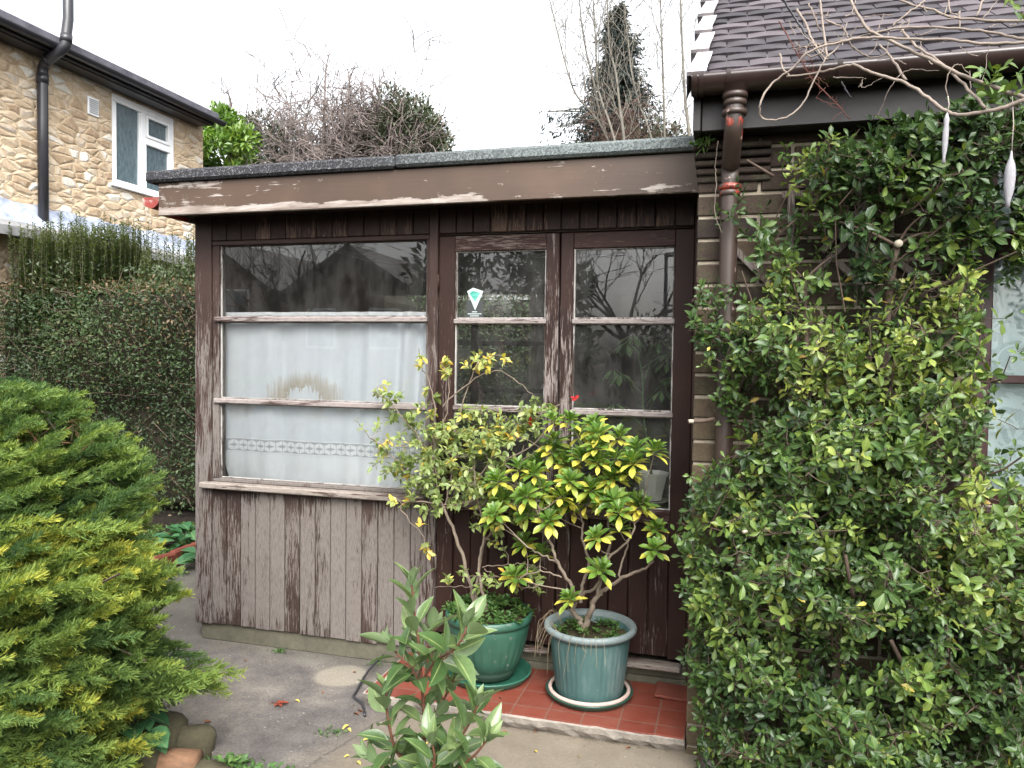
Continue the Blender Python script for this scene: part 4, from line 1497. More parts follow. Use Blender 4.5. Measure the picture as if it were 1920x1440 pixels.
# dark conifer
c0 = P(1152, 150, 12.0)
e = empty('conifer', (c0[0], 12.0, 0), 'tall dark ragged conifer with drooping branches behind the flat roof', 'tree')
fo, g = Fol(), MB()
zt = P(1158, 18, 12.0)[2]
g.tube([(c0[0], 12, -.05), (c0[0] + .05, 12, 4), (P(1158, 18, 12.0)[0], 12, zt)], [.2, .13, .02], 8)
wid = lambda t: .12 + 1.05 * min(1, t / .55) ** 1.05
for i in range(56):
    t = (i + .5) / 56
    zz = zt - .12 - t * 3.9
    an0 = i * 2.4 + rng.normal(0, .4)
    w0 = wid(t) * rng.uniform(.5, 1.2)
    for j in range(9):
        an = an0 + rng.normal(0, .42)
        w = w0 * rng.uniform(.45, 1.0)
        axis = np.array([P(1158 - 10 * t, 100, 12.0)[0], 12.0, zz + rng.normal(0, .06)])
        tip = axis + np.array([math.cos(an) * w, math.sin(an) * w, .16 * (1 - t) + rng.normal(0, .07)])
        mid = (axis + tip) / 2 + np.array([0, 0, .10])
        g.tube([axis, mid, tip], [.02, .014, .006], 4, caps=False)
        m_ = 64
        s_ = rng.uniform(.12, 1.05, m_)[:, None]
        pos = axis * (1 - s_) ** 2 + 2 * mid * s_ * (1 - s_) + tip * s_ ** 2 + rng.normal(0, .045, (m_, 3)) - ZU * rng.uniform(0, .22, (m_, 1)) * s_
        d = unit(np.stack([rng.normal(math.cos(an) * .4, .35, m_), rng.normal(math.sin(an) * .4, .35, m_), rng.uniform(-1.3, .2, m_)], 1))
        ln = rng.uniform(.06, .15, m_)
        fo.leaves(T2e, pos, d, rdir(m_), ln, ln * .3, np.clip(rng.uniform(0, 1, m_) * .6 + rng.random() * .4, 0, 1))
fo.build('crown', M['conifer'], e)
g.build('trunk', M['trunk'], e)

# bare saplings in front of the conifer
M['sap_bark'] = m_plain('pale sapling bark', (.135, .125, .105), .9, .3, 6, .15, .4)
sap = [
    ([(1139, 266), (1123, 205), (1112, 150), (1100, 100), (1090, 40), (1085, -30)], .05, 'pale bare sapling leaning left in front of the dark conifer'),
    ([(1152, 262), (1128, 190), (1120, 150), (1116, 60), (1110, -30)], .045, 'straight pale sapling close beside the leaning one, before the conifer'),
    ([(1170, 262), (1163, 210), (1155, 140), (1143, 90), (1140, 30), (1137, -30)], .055, 'thickest pale bare trunk standing before the middle of the conifer'),
    ([(1220, 255), (1200, 200), (1185, 140), (1178, 80), (1170, 10)], .04, 'thin bare sapling leaning left beside the conifer edge, nearest the tiled roof'),
    ([(1246, 252), (1243, 130), (1240, 60), (1238, -30)], .045, 'upright bare sapling in the gap between conifer and tiled roof'),
    ([(1292, 250), (1285, 190), (1280, 100), (1276, 0), (1275, -30)], .065, 'grey bare trunk almost touching the white verge of the tiled roof'),
    ([(1140, 264), (1112, 215), (1082, 180), (1066, 140), (1045, 60), (1026, -20)], .04, 'bare arching stem furthest from the tiled roof, curving out over the sky'),
]
for pts, r0, lab in sap:
    Yt = 9.5 + rng.uniform(-.4, .4)
    pp = [P(a, b, Yt) for a, b in pts]
    sl_ = (pp[0] - pp[1]) / max(.2, pp[1][2] - pp[0][2])
    pp = [np.array([pp[0][0] + sl_[0] * pp[0][2] * .55, Yt, -.03]), np.array([pp[0][0] + sl_[0] * pp[0][2] * .35, Yt, pp[0][2] * .55])] + pp
    e = empty('bare_sapling', tuple(pp[0]), lab, 'sapling')
    g = MB()
    s_ = smooth_path(pp, 5)
    g.tube(s_, list(np.linspace(r0 * .62, .009, len(s_))), 7, caps=False)
    for q in s_[8:]:
        for _ in range(1):
            d = (rng.normal(0, .5), rng.normal(0, .4), rng.uniform(.5, 1))
            grow(g, q, d, rng.uniform(.3, 1.1), .007, 1, 3, .55, .12, .06, 3, None, 5, .6, .0045)
    g.build('trunk', M['sap_bark'], e)
# brown dead tangle at the foot of the conifer
c1 = P(1195, 220, 10.3)
e = empty('dead_bush', (c1[0], 10.3, 0), 'russet tangle of dead stems at the foot of the conifer', 'shrub')
g = MB()
for i in range(10):
    b0 = np.array([c1[0] + rng.normal(0, .2), 10.3, -.02])
    t1 = c1 + np.array([rng.normal(0, .25), rng.normal(0, .2), -.5])
    g.tube([b0, (b0 + t1) / 2, t1], .012, 4, caps=False)
    for j in range(7):
        grow(g, t1 + rng.normal(0, .2, 3), rdir(1, (0, 0, .4))[0], .55, .008, 2, 4, .9, .3, -.1, 3, None, 5, .65, .0035)
g.build('branches', m_plain('russet dead stems', (.095, .058, .046), .9, .3, 8, .2), e)
# hedgerow closing the gap low down behind the roof
clump_bush('evergreen_shrub', 'low dark bush behind the flat roof at the foot of the saplings', far(1230, 300, 11), (1.6, .6, .6), 2600, .1, M['far_leaf_dark'], (0, .6))

# ---------------------------------------------------------------- what the panes mirror, across the road
def behind(px, py, Y):
    p = P(px, py, Y)
    return np.array([p[0], -p[1], p[2]])


M['far_brick'] = m_plain('far red brick', (.13, .06, .045), .9, .3, 3)
M['far_roof'] = m_plain('far roof tiles', (.07, .06, .058), .8, .3, 3)
for (apx, apy, hw_, hgt, lab, Yh) in ((655, 458, 2.3, 3.0, 'brick house with steep gable standing across the road, mirrored in the wide pane', 15.0),
                                     (392, 446, 2.1, 2.7, 'brick house across the road mirrored at the window post end of the pane', 18.0)):
    a = behind(apx, apy, Yh)
    e = empty('gabled_house', (a[0], a[1], 0), lab, 'house')
    ez = a[2] - 1.5
    g = MB()
    y0, y1 = a[1], a[1] - 7
    pr = [(a[0] - hw_, 0), (a[0] + hw_, 0), (a[0] + hw_, ez), (a[0], a[2] - .08), (a[0] - hw_, ez)]
    g.add([(x, y0, z) for x, z in pr] + [(x, y1, z) for x, z in pr], [(0, 1, 2, 3, 4), (9, 8, 7, 6, 5)] + [(i, 5 + i, 5 + (i + 1) % 5, (i + 1) % 5) for i in range(5)])
    g.build('wall', M['far_brick'], e)
    g = MB()
    for s in (-1, 1):
        q = [(a[0], a[2]), (a[0] + s * (hw_ + .35), ez - .2), (a[0] + s * (hw_ + .35), ez - .32), (a[0], a[2] - .12)]
        g.add([(x, y0 + .25, z) for x, z in q] + [(x, y1 - .25, z) for x, z in q], [(0, 1, 2, 3), (7, 6, 5, 4)] + [(i, 4 + i, 4 + (i + 1) % 4, (i + 1) % 4) for i in range(4)])
    g.build('roof', M['far_roof'], e)
    for wx_ in (-1.3, .6):
        f_ = MB().box(a[0] + wx_, a[0] + wx_ + .9, y0 + .01, y0 + .06, ez - 1.3, ez - .2).build('window', M['white_pvc'], e)
        MB().box(a[0] + wx_ + .06, a[0] + wx_ + .84, y0 + .061, y0 + .07, ez - 1.24, ez - .26).build('pane', M['obscure'], f_)
for (px, py, Yt, hh, lab) in ((1175, 640, 9.0, 5.6, 'wide bare street tree across the road, mirrored in the door panes'), (520, 560, 8.0, 5.4, 'bare street tree mirrored in the wide pane in front of the gabled house')):
    b = behind(px, py, Yt)
    e = empty('bare_tree', (b[0], b[1], 0), lab, 'tree')
    g = MB()
    g.tube([(b[0], b[1], -.03), (b[0] + .05, b[1], 1.0), (b[0], b[1], 1.9)], [.15, .12, .11], 8)
    for i in range(7):
        an = i * .9 + rng.random()
        grow(g, (b[0], b[1], 1.7 + .05 * i), (math.cos(an) * .9, math.sin(an) * .4, .8), 1.5, .036, 3, 4, .7, .16, .04, 5, None, 6, .68, .006)
    g.build('trunk', M['twig'], e)
lp = behind(1250, 480, 15)
e = empty('street_lamp', (lp[0], lp[1], 0), 'grey street lamp across the road mirrored in the upper pane of the darker door', 'street lamp')
MB().tube([(lp[0], lp[1], -.02), (lp[0], lp[1], 1.2), (lp[0], lp[1], lp[2])], [.07, .05, .04], 10).build('pole', M['grey_felt'], e)
MB().box(lp[0] - .05, lp[0] + .5, lp[1] - .09, lp[1] + .09, lp[2], lp[2] + .09, .03).build('lamp_head', M['grey_felt'], e)
for i, (px, rx_) in enumerate(((1225, .9), (935, 1.3))):  # second one is added out of view to darken the first door's reflection
    b = behind(px, 640, 13 if i == 0 else 7)
    clump_bush('roadside_bush', ('dark upright bush across the road, mirrored beside the street lamp', 'dark tree added behind the camera to darken the mirror image in the first door')[i], (b[0], b[1], 1.2 if i == 0 else 2.0), (rx_, .8, 1.5 if i == 0 else 1.9), 1600 if i == 0 else 4500, .16, M['far_leaf_dark'], (0, .5))

# ================================================================ pots
M['pot_green'] = None
k = NT('green plastic pot')
v = k.coord()
n1 = k.noise(k.coord((1, 1, .35)), 9, 6, .65)
n2 = k.noise(v, 30, 4, .7)
Z_ = k.n('SeparateXYZ', {0: v}, out=2)
c = k.ramp(n1, [(.35, (.020, .105, .060)), (.65, (.045, .165, .095))])
c = k.mix(k.ramp(n2, [(.62, 0), (.68, .55)]), c, (.32, .36, .30))
c = k.mix(k.ramp(k.math('ADD', Z_, k.math('MULTIPLY_ADD', n1, .08, -.04)), [(.03, .7), (.10, 0)]), c, (.05, .07, .045))
c = k.mix(1.0, c, (.52, .46, .52), 'MULTIPLY')
M['pot_green'] = k.done(c, k.math('MULTIPLY_ADD', n1, .3, .28), k.bump(n2, .12, .003), .5)
k = NT('teal plastic pot')
n1 = k.noise(k.coord((1, 1, .3)), 10, 6, .65)
n2 = k.noise(k.coord(), 45, 4, .7)
c = k.ramp(n1, [(.32, (.050, .135, .125)), (.55, (.085, .205, .185)), (.72, (.19, .30, .28))])
c = k.mix(k.ramp(n2, [(.64, 0), (.7, .5)]), c, (.36, .42, .40))
c = k.mix(1.0, c, (.52, .45, .47), 'MULTIPLY')
M['pot_teal'] = k.done(c, .5, k.bump(n2, .15, .003), .45)
M['pot_rim_pale'] = m_plain('faded pot rim', (.12, .15, .150), .55, .3, 9, .4, .2)
M['saucer_dark'] = m_plain('dark green saucer', (.012, .050, .034), .3, .3, 6, .5, .05)
M['saucer_green'] = m_plain('green saucer', (.018, .080, .052), .35, .35, 8, .5, .05)
M['pink_ring'] = m_plain('chalky pink ring', (.36, .27, .235), .8, .15, 10, .2, .3)
M['compost'] = m_plain('mossy compost', (.035, .030, .016), .95, .5, 30, .1, 1.0)
M['weed'] = m_leaf('small weed leaf', [(0, (.025, .065, .014)), (.6, (.055, .125, .028)), (1, (.13, .19, .05))], None, .5, .3)
ZS = .0745


def pot(name, loc, prof, mat, label, flute=None, rim=None, soil_z=.0, soil_r=.1):
    e = empty(name, loc, label, 'plant pot')
    MB().lathe(loc, prof, 144 if flute else 64, flute=flute).build('body', mat, e)
    if rim:
        MB().lathe(loc, rim, 96).build('rim', M['pot_rim_pale'] if flute else mat, e)
    g = MB()
    n = 40
    vs_ = [(loc[0], loc[1], loc[2] + soil_z + .015)]
    for r_ in (.5, 1.0):
        for j in range(n):
            a = 6.2832 * j / n
            vs_.append((loc[0] + soil_r * r_ * math.cos(a), loc[1] + soil_r * r_ * math.sin(a), loc[2] + soil_z + rng.uniform(-.008, .01)))
    g.add(vs_, [(0, 1 + j, 1 + (j + 1) % n) for j in range(n)] + [(1 + j, 1 + n + j, 1 + n + (j + 1) % n, 1 + (j + 1) % n) for j in range(n)], smooth=True)
    g.build('compost', M['compost'], e)
    return e


def saucer(loc, r, h, mat, label):
    g = MB().lathe(loc, [(0.0, .002), (r * .86, .002), (r * .90, .010), (r * .97, h - .004), (r, h), (r + .004, h - .002), (r + .001, h - .008), (r * .92, .002), (r * .88, -.0), (0, 0)], 72)
    o = g.build('saucer', mat)
    tag(o, label, 'saucer')
    rebase(o, loc)
    return o


TP = (-.41, -.205, ZS + .012)
saucer((-.41, -.205, ZS), .192, .032, M['saucer_dark'], 'dark green plastic saucer under the ribbed teal pot')
g = MB().tube([(-.41 + .176 * math.cos(a), -.205 + .176 * math.sin(a), ZS + .032) for a in np.linspace(0, 6.2832, 60, endpoint=False)], .009, 10, closed=True)
o = g.build('pink_ring', M['pink_ring'])
tag(o, 'chalky pink ring lying inside the dark saucer of the ribbed pot', 'ring')
rebase(o, (-.41, -.205, ZS + .032))


def ribs(an, r_, z):
    if .012 < z < .262 and r_ > .12:
        return r_ + .0048 * (abs(math.sin(an * 21)) ** .7 - .5) * min(1, (z - .012) / .02)
    return r_


pot('plant_pot', TP, [(0, 0), (.140, 0), (.147, .004), (.150, .02), (.158, .09), (.167, .17), (.1745, .24), (.176, .262), (.174, .268), (.180, .272), (.181, .290), (.176, .292), (.170, .285), (.168, .22), (.10, .20), (0, .20)],
    M['pot_teal'], 'ribbed teal plastic pot with faded rolled rim on the red tiles by the darker door', ribs,
    [(.178, .288), (.186, .281), (.197, .282), (.2055, .290), (.208, .300), (.204, .310), (.196, .3145), (.186, .312), (.178, .303), (.172, .290)], .262, .171)
tg = MB().box(-.366, -.340, -.418, -.414, ZS + .278, ZS + .288)
GP = (-.905, -.145, ZS + .012)
saucer((-.90, -.15, ZS), .198, .038, M['saucer_green'], 'mid green plastic saucer under the smooth rounded green pot')


def panel(an, r_, z):
    if .05 < z < .20:
        return r_ + .0022 * math.sin(an * 30) * math.sin(math.pi * (z - .05) / .15)
    return r_


GPROF = [(0, 0), (.112, 0), (.118, .004), (.122, .020), (.131, .030), (.128, .036), (.138, .048), (.150, .075), (.166, .12), (.180, .17), (.1905, .22), (.195, .252), (.193, .258), (.2035, .262), (.206, .275), (.2055, .296), (.199, .301), (.191, .298), (.186, .28), (.11, .24), (0, .24)]
pot('plant_pot', GP, GPROF, M['pot_green'], 'smooth rounded deep green pot behind the foreground laurel sapling', panel, None, .282, .188)


def weeds(name, loc, r, n, ln, label, mound=.05):
    fo = Fol()
    cl = max(20, n // 14)
    for i in range(cl):
        a, q = rng.uniform(0, 6.283), r * math.sqrt(rng.random())
        c = np.array([loc[0] + q * math.cos(a), loc[1] + q * math.sin(a), loc[2] + mound * rng.random() * (1.2 - q / r)])
        m_ = n // cl
        an = rng.uniform(0, 6.283, m_)
        d = np.stack([np.cos(an), np.sin(an), rng.uniform(0, .9, m_)], 1)
        L = rng.uniform(.6, 1.3, m_) * ln
        fo.leaves(T3e, c + d * rng.uniform(0, .02, (m_, 1)), d, ZU + rng.normal(0, .3, (m_, 3)), L, L * .55, np.clip(rng.random() * .6 + rng.uniform(0, .4, m_), 0, 1))
    o = fo.build(name, M['weed'])
    tag(o, label, 'weeds', None, 'stuff')
    rebase(o, loc)
    return o


weeds('pot_weeds', (GP[0], GP[1], GP[2] + .285), .20, 1500, .022, 'low green weeds filling the top of the smooth green pot', .075)
weeds('pot_weeds', (TP[0], TP[1], TP[2] + .265), .155, 420, .020, 'sparse weeds and dry grass around the stem in the ribbed teal pot', .04)
# dry grass trailing out of the teal pot
M['straw'] = m_plain('dry grass', (.2, .16, .10), .8, .3, 9, .2)
g = MB()
for i in range(26):
    a = rng.uniform(2.2, 5.6)
    b0 = np.array([TP[0] + .14 * math.cos(a), TP[1] + .14 * math.sin(a), TP[2] + .27])
    u_ = np.array([math.cos(a), math.sin(a), 0])
    L = rng.uniform(.02, .11)
    p1 = b0 + u_ * .06 + ZU * rng.uniform(.03, .07)
    p2 = b0 + u_ * (.085 + .02 * rng.random()) + ZU * rng.uniform(-.02, .04)
    p3 = p2 + u_ * .01 - ZU * L + rng.normal(0, .012, 3)
    g.tube(smooth_path([b0, p1, p2, p3], 4), .0007, 3, caps=False)
o = g.build('dry_grass', M['straw'])
tag(o, 'dry straw blades trailing over the rim of the ribbed teal pot', 'dry grass', None, 'stuff')
rebase(o, (TP[0], TP[1], TP[2] + .27))

M['shrub_stem'] = m_plain('grey-brown shrub stems', (.15, .12, .092), .85, .35, 14, .2, .4)
# ---------------------------------------------------------------- yellow-edged shrub in the teal pot
M['rosette'] = m_leaf('green and yellow leaf', [(0, (.055, .12, .018)), (.35, (.10, .18, .028)), (.55, (.19, .26, .045)), (.72, (.36, .37, .055)), (1, (.52, .45, .07))], None, .38, .25, .5, .12)
Z6 = lambda x, y: (640 + x / 2.5714, 880 + y / 2.5714)
Z5 = lambda x, y: (780 + x / 2.4833, 380 + y / 2.4833)
ros = [Z6(*p) for p in ((770, 100), (780, 150), (725, 255), (895, 130), (900, 220), (1030, 170), (1095, 70), (1120, 190), (1200, 100), (1270, 160), (1290, 120), (1340, 210), (1340, 290), (1235, 330), (1450, 180), (1520, 290), (1515, 390), (965, 410), (885, 360), (1245, 490), (840, 520), (1105, 630), (1390, 10), (930, 20), (1180, 170), (1310, 40), (1000, 250), (1060, 130))]
ros += [Z5(*p) for p in ((640, 1020), (715, 1020), (760, 1085), (640, 1115), (840, 1140), (850, 1080), (1030, 1150), (1110, 1160), (850, 1210), (930, 1190), (990, 1260), (1010, 1210), (720, 1300), (810, 1330), (910, 1290), (380, 1300), (480, 1240), (560, 1235), (400, 1390), (590, 1330), (500, 1380), (690, 1390), (870, 1400), (1040, 1420), (610, 1420), (690, 1200), (770, 1190))]
ros += [(rng.uniform(920, 1225), rng.uniform(800, 975)) for _ in range(16)]
e = empty('variegated_shrub', (TP[0], TP[1], TP[2] + .27), 'potted shrub with rosettes of green and yellow leaves on bare crooked stems', 'shrub')
skel = []
g = MB()
base = np.array([TP[0] + .02, TP[1] - .01, TP[2] + .25])


def sk(pxs, ys, r0, r1):
    pp = [P(a, b, y) for (a, b), y in zip(pxs, ys)]
    s_ = smooth_path(pp, 5)
    s_ = [q + rng.normal(0, .003, 3) for q in s_]
    g.tube(s_, list(np.linspace(r0 * .78, r1 * .7, len(s_))), 8, caps=False)
    skel.extend(s_)


sk([Z6(*p) for p in ((1165, 770), (1150, 730), (1115, 680), (1130, 640), (1110, 560), (1040, 450), (1010, 350), (965, 230), (930, 120))], (-.21, -.21, -.22, -.23, -.24, -.28, -.3, -.33, -.34), .017, .005)
sk([Z6(*p) for p in ((1165, 770), (1195, 700), (1215, 640), (1250, 600), (1300, 560), (1400, 500), (1480, 470), (1515, 410))], (-.21, -.22, -.22, -.22, -.22, -.24, -.25, -.26), .020, .005)
sk([Z6(*p) for p in ((1150, 640), (1165, 560), (1190, 450), (1165, 330), (1155, 220), (1100, 100))], (-.22, -.2, -.18, -.2, -.22, -.24), .012, .005)
sk([Z6(*p) for p in ((1235, 610), (1265, 470), (1300, 350), (1280, 220), (1270, 140), (1290, 40))], (-.22, -.2, -.19, -.2, -.22, -.2), .011, .004)
sk([Z6(*p) for p in ((1145, 610), (1230, 560), (1290, 430), (1380, 350), (1430, 240), (1450, 190))], (-.22, -.26, -.28, -.27, -.24, -.24), .010, .004)
sk([Z6(*p) for p in ((1340, 540), (1350, 450), (1385, 350), (1390, 200), (1370, 60))], (-.23, -.2, -.18, -.17, -.16), .007, .003)
sk([Z6(*p) for p in ((1040, 450), (960, 410), (900, 375))], (-.28, -.31, -.33), .006, .003)
sk([Z6(*p) for p in ((1060, 520), (960, 490), (850, 530))], (-.26, -.28, -.3), .005, .003)
sk([Z6(*p) for p in ((965, 230), (900, 150), (830, 40), (790, -40))], (-.33, -.3, -.28, -.26), .006, .003)
SK = np.array(skel)
fo = Fol()
for (px, py) in ros:
    Y = -.26 + rng.normal(0, .085)
    c = P(px, py, Y)
    below = SK[SK[:, 2] < c[2] - .03]
    if len(below) == 0:
        below = SK
    q = below[np.argmin(np.linalg.norm(below - c, axis=1))]
    if np.linalg.norm(q - c) > .03:
        m1 = (q + c) / 2 + rng.normal(0, .015, 3) - ZU * .01
        g.tube(smooth_path([q, m1, c], 4), [.0032] * 4 + [.0026] * 5, 5, caps=False)
    axis = unit(np.array([rng.normal(0, .22) + (px - 1090) / 900, -.35 + rng.normal(0, .2), 1.0]))
    t1 = unit(np.cross(axis, [0.3, 1, 0]))
    t2 = np.cross(axis, t1)
    nl = int(rng.uniform(20, 28))
    i_ = np.arange(nl)
    ga = i_ * 2.39996 + rng.random() * 6
    ele = np.linspace(-.12, 1.35, nl) + rng.normal(0, .1, nl)
    d = (np.cos(ga)[:, None] * t1 + np.sin(ga)[:, None] * t2) * np.cos(ele)[:, None] + axis * np.sin(ele)[:, None]
    sz = rng.uniform(.85, 1.15)
    L = sz * 1.14 * (.066 - .024 * (i_ / nl)) * rng.uniform(.85, 1.1, nl)
    yel = np.where(i_ < nl * rng.uniform(.12, .36), rng.uniform(.55, 1.0, nl), rng.uniform(.0, .5, nl))
    fo.leaves(T5o, c - axis * .012 + axis * .024 * (i_ / nl)[:, None] + d * .003, d, axis + d * .01, L, L * rng.uniform(.33, .42, nl), yel)
g.build('stem', M['shrub_stem'], e)
fo.build('foliage', M['rosette'], e)

# ---------------------------------------------------------------- pale yellow-green shrub in the round pot
M['pale_leaf'] = m_leaf('pale green leaf', [(0, (.075, .13, .032)), (.4, (.145, .20, .055)), (.72, (.25, .29, .09)), (.88, (.48, .42, .07)), (1, (.58, .33, .045))], ((.50, .50, .20), .6), .45, .3)
e = empty('pale_shrub', (GP[0], GP[1], GP[2] + .27), 'airy potted shrub with small pale yellow-green leaves in the smooth green pot', 'shrub')
g = MB()
skel = []
sk([Z6(*p) for p in ((645, 720), (640, 640), (600, 480), (545, 300), (495, 190), (455, 60), (430, -60))], (-.13, -.13, -.15, -.17, -.18, -.17, -.16), .015, .006)
sk([Z6(*p) for p in ((650, 720), (650, 620), (680, 380), (735, 290), (790, 170), (850, 20), (880, -120))], (-.13, -.13, -.12, -.13, -.15, -.16, -.15), .012, .004)
sk([Z6(*p) for p in ((700, 720), (700, 650), (670, 560), (668, 430), (690, 300), (650, 100), (640, -60))], (-.14, -.14, -.15, -.15, -.16, -.2, -.2), .013, .004)
sk([(835, 950), (850, 870), (856, 800), (880, 720), (905, 672), (945, 668)], (-.16, -.15, -.14, -.13, -.13, -.13), .006, .0025)
sk([(832, 760), (880, 718), (930, 695), (980, 725), (1005, 745)], (-.15, -.14, -.14, -.15, -.15), .005, .002)
sk([(820, 900), (812, 840), (815, 770), (805, 715), (790, 690), (784, 655)], (-.16, -.16, -.15, -.14, -.14, -.14), .006, .0025)
sk([(812, 860), (770, 800), (735, 760), (700, 735)], (-.17, -.18, -.18, -.18), .005, .002)
sk([(815, 840), (840, 760), (838, 700), (825, 680)], (-.17, -.18, -.18, -.18), .004, .002)
sk([(805, 930), (760, 880), (715, 835), (695, 820)], (-.17, -.18, -.2, -.2), .005, .002)
sk([(850, 950), (790, 940), (750, 950), (790, 1000), (800, 1030)], (-.17, -.2, -.22, -.22, -.22), .005, .002)
sk([(880, 930), (930, 850), (985, 800), (1035, 765), (1065, 750)], (-.15, -.15, -.16, -.17, -.18), .006, .002)
sk([(900, 950), (960, 880), (1010, 840), (1040, 815)], (-.16, -.2, -.22, -.22), .005, .002)
sk([Z6(685, 470), Z6(800, 460), Z6(880, 455), Z6(990, 480)], (-.15, -.2, -.24, -.26), .0035, .002)
sk([Z6(690, 480), Z6(760, 520), Z6(860, 570), Z6(960, 560)], (-.15, -.2, -.24, -.26), .0035, .002)
sk([Z6(640, 570), Z6(560, 565), Z6(450, 575)], (-.15, -.2, -.22), .003, .0015)
SK = np.array(skel)
fo = Fol()
reg = [((870, 830), 95, 62, 150), ((800, 860), 62, 42, 46), ((950, 800), 70, 40, 44), ((760, 800), 38, 45, 16), ((730, 745), 30, 20, 10), ((905, 675), 38, 15, 13), ((835, 690), 16, 20, 7), ((785, 672), 8, 16, 3), ((745, 850), 42, 26, 14),
       ((790, 945), 30, 45, 18), ((860, 910), 80, 40, 60), ((1000, 765), 40, 20, 14), ((930, 945), 60, 40, 30), ((925, 1090), 50, 20, 12), ((1000, 1085), 18, 28, 9), ((840, 1090), 22, 10, 5), ((940, 1010), 20, 40, 10), ((805, 1035), 12, 8, 3), ((760, 905), 26, 20, 10)]
for (cx, cy), sx_, sy_, n_ in reg:
    for i in range(int(n_ * .72)):
        px, py = cx + rng.normal(0, sx_ * .62), cy + rng.normal(0, sy_ * .62)
        c = P(px, py, -.17 + rng.normal(0, .085))
        q = SK[np.argmin(np.linalg.norm(SK - c, axis=1))]
        c = q + (c - q) * min(1, .26 / max(1e-6, np.linalg.norm(c - q)))
        g.tube([q, (q + c) / 2 + rng.normal(0, .008, 3), c], [.0022, .0018, .0013], 3, caps=False)
        tw = unit(c - q + rng.normal(0, .02, 3))
        nl = int(rng.uniform(6, 12))
        t = np.linspace(.35, 1.05, nl)
        pos = q + (c - q) * t[:, None]
        an = np.arange(nl) * 2.4 + rng.random() * 6
        a1 = unit(np.cross(tw, [0.2, .3, 1]))
        a2 = np.cross(tw, a1)
        d = np.cos(an)[:, None] * a1 + np.sin(an)[:, None] * a2 + tw * .7 + ZU * .15
        L = rng.uniform(.024, .044, nl)
        yel = rng.random() < .16 or (cy < 700) or cy == 1035
        ti = rng.uniform(.55, 1.0, nl) if yel else np.clip(rng.normal(.33, .17, nl), 0, .8)
        fo.leaves(T4e, pos, d, ZU + rng.normal(0, .4, (nl, 3)) + np.array([0, -.4, 0]), L, L * rng.uniform(.42, .55, nl), ti)
g.build('stem', M['shrub_stem'], e)
fo.build('foliage', M['pale_leaf'], e)
# red blooms
M['red_petal'] = m_leaf('red petal', [(0, (.45, .02, .025)), (1, (.62, .06, .06))], None, .5, .3, .4, 0)
fo = Fol()
for (px, py) in ((995, 790), (1078, 745)):
    c = P(px, py, -.2)
    d = rdir(11, (0, -.4, .2))
    fo.leaves(T3e, np.repeat(c[None], 11, 0), d, rdir(11), .022, .012, rng.random(11))
fo.build('blossom', M['red_petal'], e)

# ---------------------------------------------------------------- foreground laurel sapling
M['laurel'] = m_leaf('sapling leaf', [(0, (.026, .054, .017)), (.5, (.052, .098, .030)), (.8, (.092, .142, .050)), (1, (.14, .19, .075))], None, .33, .18, .5, .4, (.16, .22, .12))
M['red_stem'] = m_plain('red-brown sapling stem', (.095, .042, .026), .55, .3, 12, .3)
YL = -1.75
e = empty('laurel_sapling', tuple(P(800, 1700, YL)[:2]) + (-.03,), 'young laurel sapling with glossy mid green leaves on red stems in the foreground', 'sapling')
g, fo = MB(), Fol()
b0 = P(800, 1440, YL)
rootp = np.array([b0[0] + .0, YL, -.03])


def shoot(pxs, ys, r0, r1, first, n_l, l0, l1, tip=True):
    pp = [P(a, b, y) for (a, b), y in zip(pxs, ys)]
    if first:
        pp = [rootp, (rootp + pp[0]) / 2 + np.array([.01, 0, .05])] + pp
    s_ = smooth_path(pp, 8)
    g.tube(s_, list(np.linspace(r0 * .75, r1 * .75, len(s_))), 8, caps=False)
    S = np.array(s_)
    seg = np.linalg.norm(np.diff(S, axis=0), axis=1)
    cu_ = np.concatenate([[0], np.cumsum(seg)]) / seg.sum()
    st0 = .42 if first else .12
    n_l = int(n_l * 1.4)
    for i in range(n_l):
        t = st0 + (1 - st0) * (i + .5) / n_l
        j = min(len(S) - 2, np.searchsorted(cu_, t) - 1)
        f_ = (t - cu_[j]) / max(1e-6, cu_[j + 1] - cu_[j])
        p = S[j] + (S[j + 1] - S[j]) * f_
        ax_ = unit(S[j + 1] - S[j])
        a1 = unit(np.cross(ax_, [.2, 1, .1]))
        a2 = np.cross(ax_, a1)
        an = i * 2.39996 + rng.normal(0, .25)
        up_ = .35 + 1.0 * max(0, (t - .6)) / .4
        d = unit(math.cos(an) * a1 + math.sin(an) * a2 * 1.0 + ax_ * up_ + ZU * .1)
        L = 1.12 * (l0 + (l1 - l0) * t) * rng.uniform(.75, 1.12)
        q = p + d * .012
        g.tube([p, q], [.0022, .0016], 5, (.5, .5, .5), caps=False)
        fo.leaves(T6l, q[None], d[None], (ax_ + rng.normal(0, .22, 3))[None], L, L * rng.uniform(.36, .46), np.clip(.32 + .45 * t + rng.normal(0, .16), 0, 1))
    if tip:
        c = S[-1]
        ax_ = unit(S[-1] - S[-3])
        a1 = unit(np.cross(ax_, [.2, 1, .1]))
        a2 = np.cross(ax_, a1)
        for i in range(5):
            an = i * 2.4
            d = unit((math.cos(an) * a1 + math.sin(an) * a2) * .38 + ax_)
            L = l1 * rng.uniform(.55, .85)
            fo.leaves(T6l, c[None], d[None], (-(math.cos(an) * a1 + math.sin(an) * a2) + .1 * ax_)[None], L, L * .38, rng.uniform(.7, 1.0))


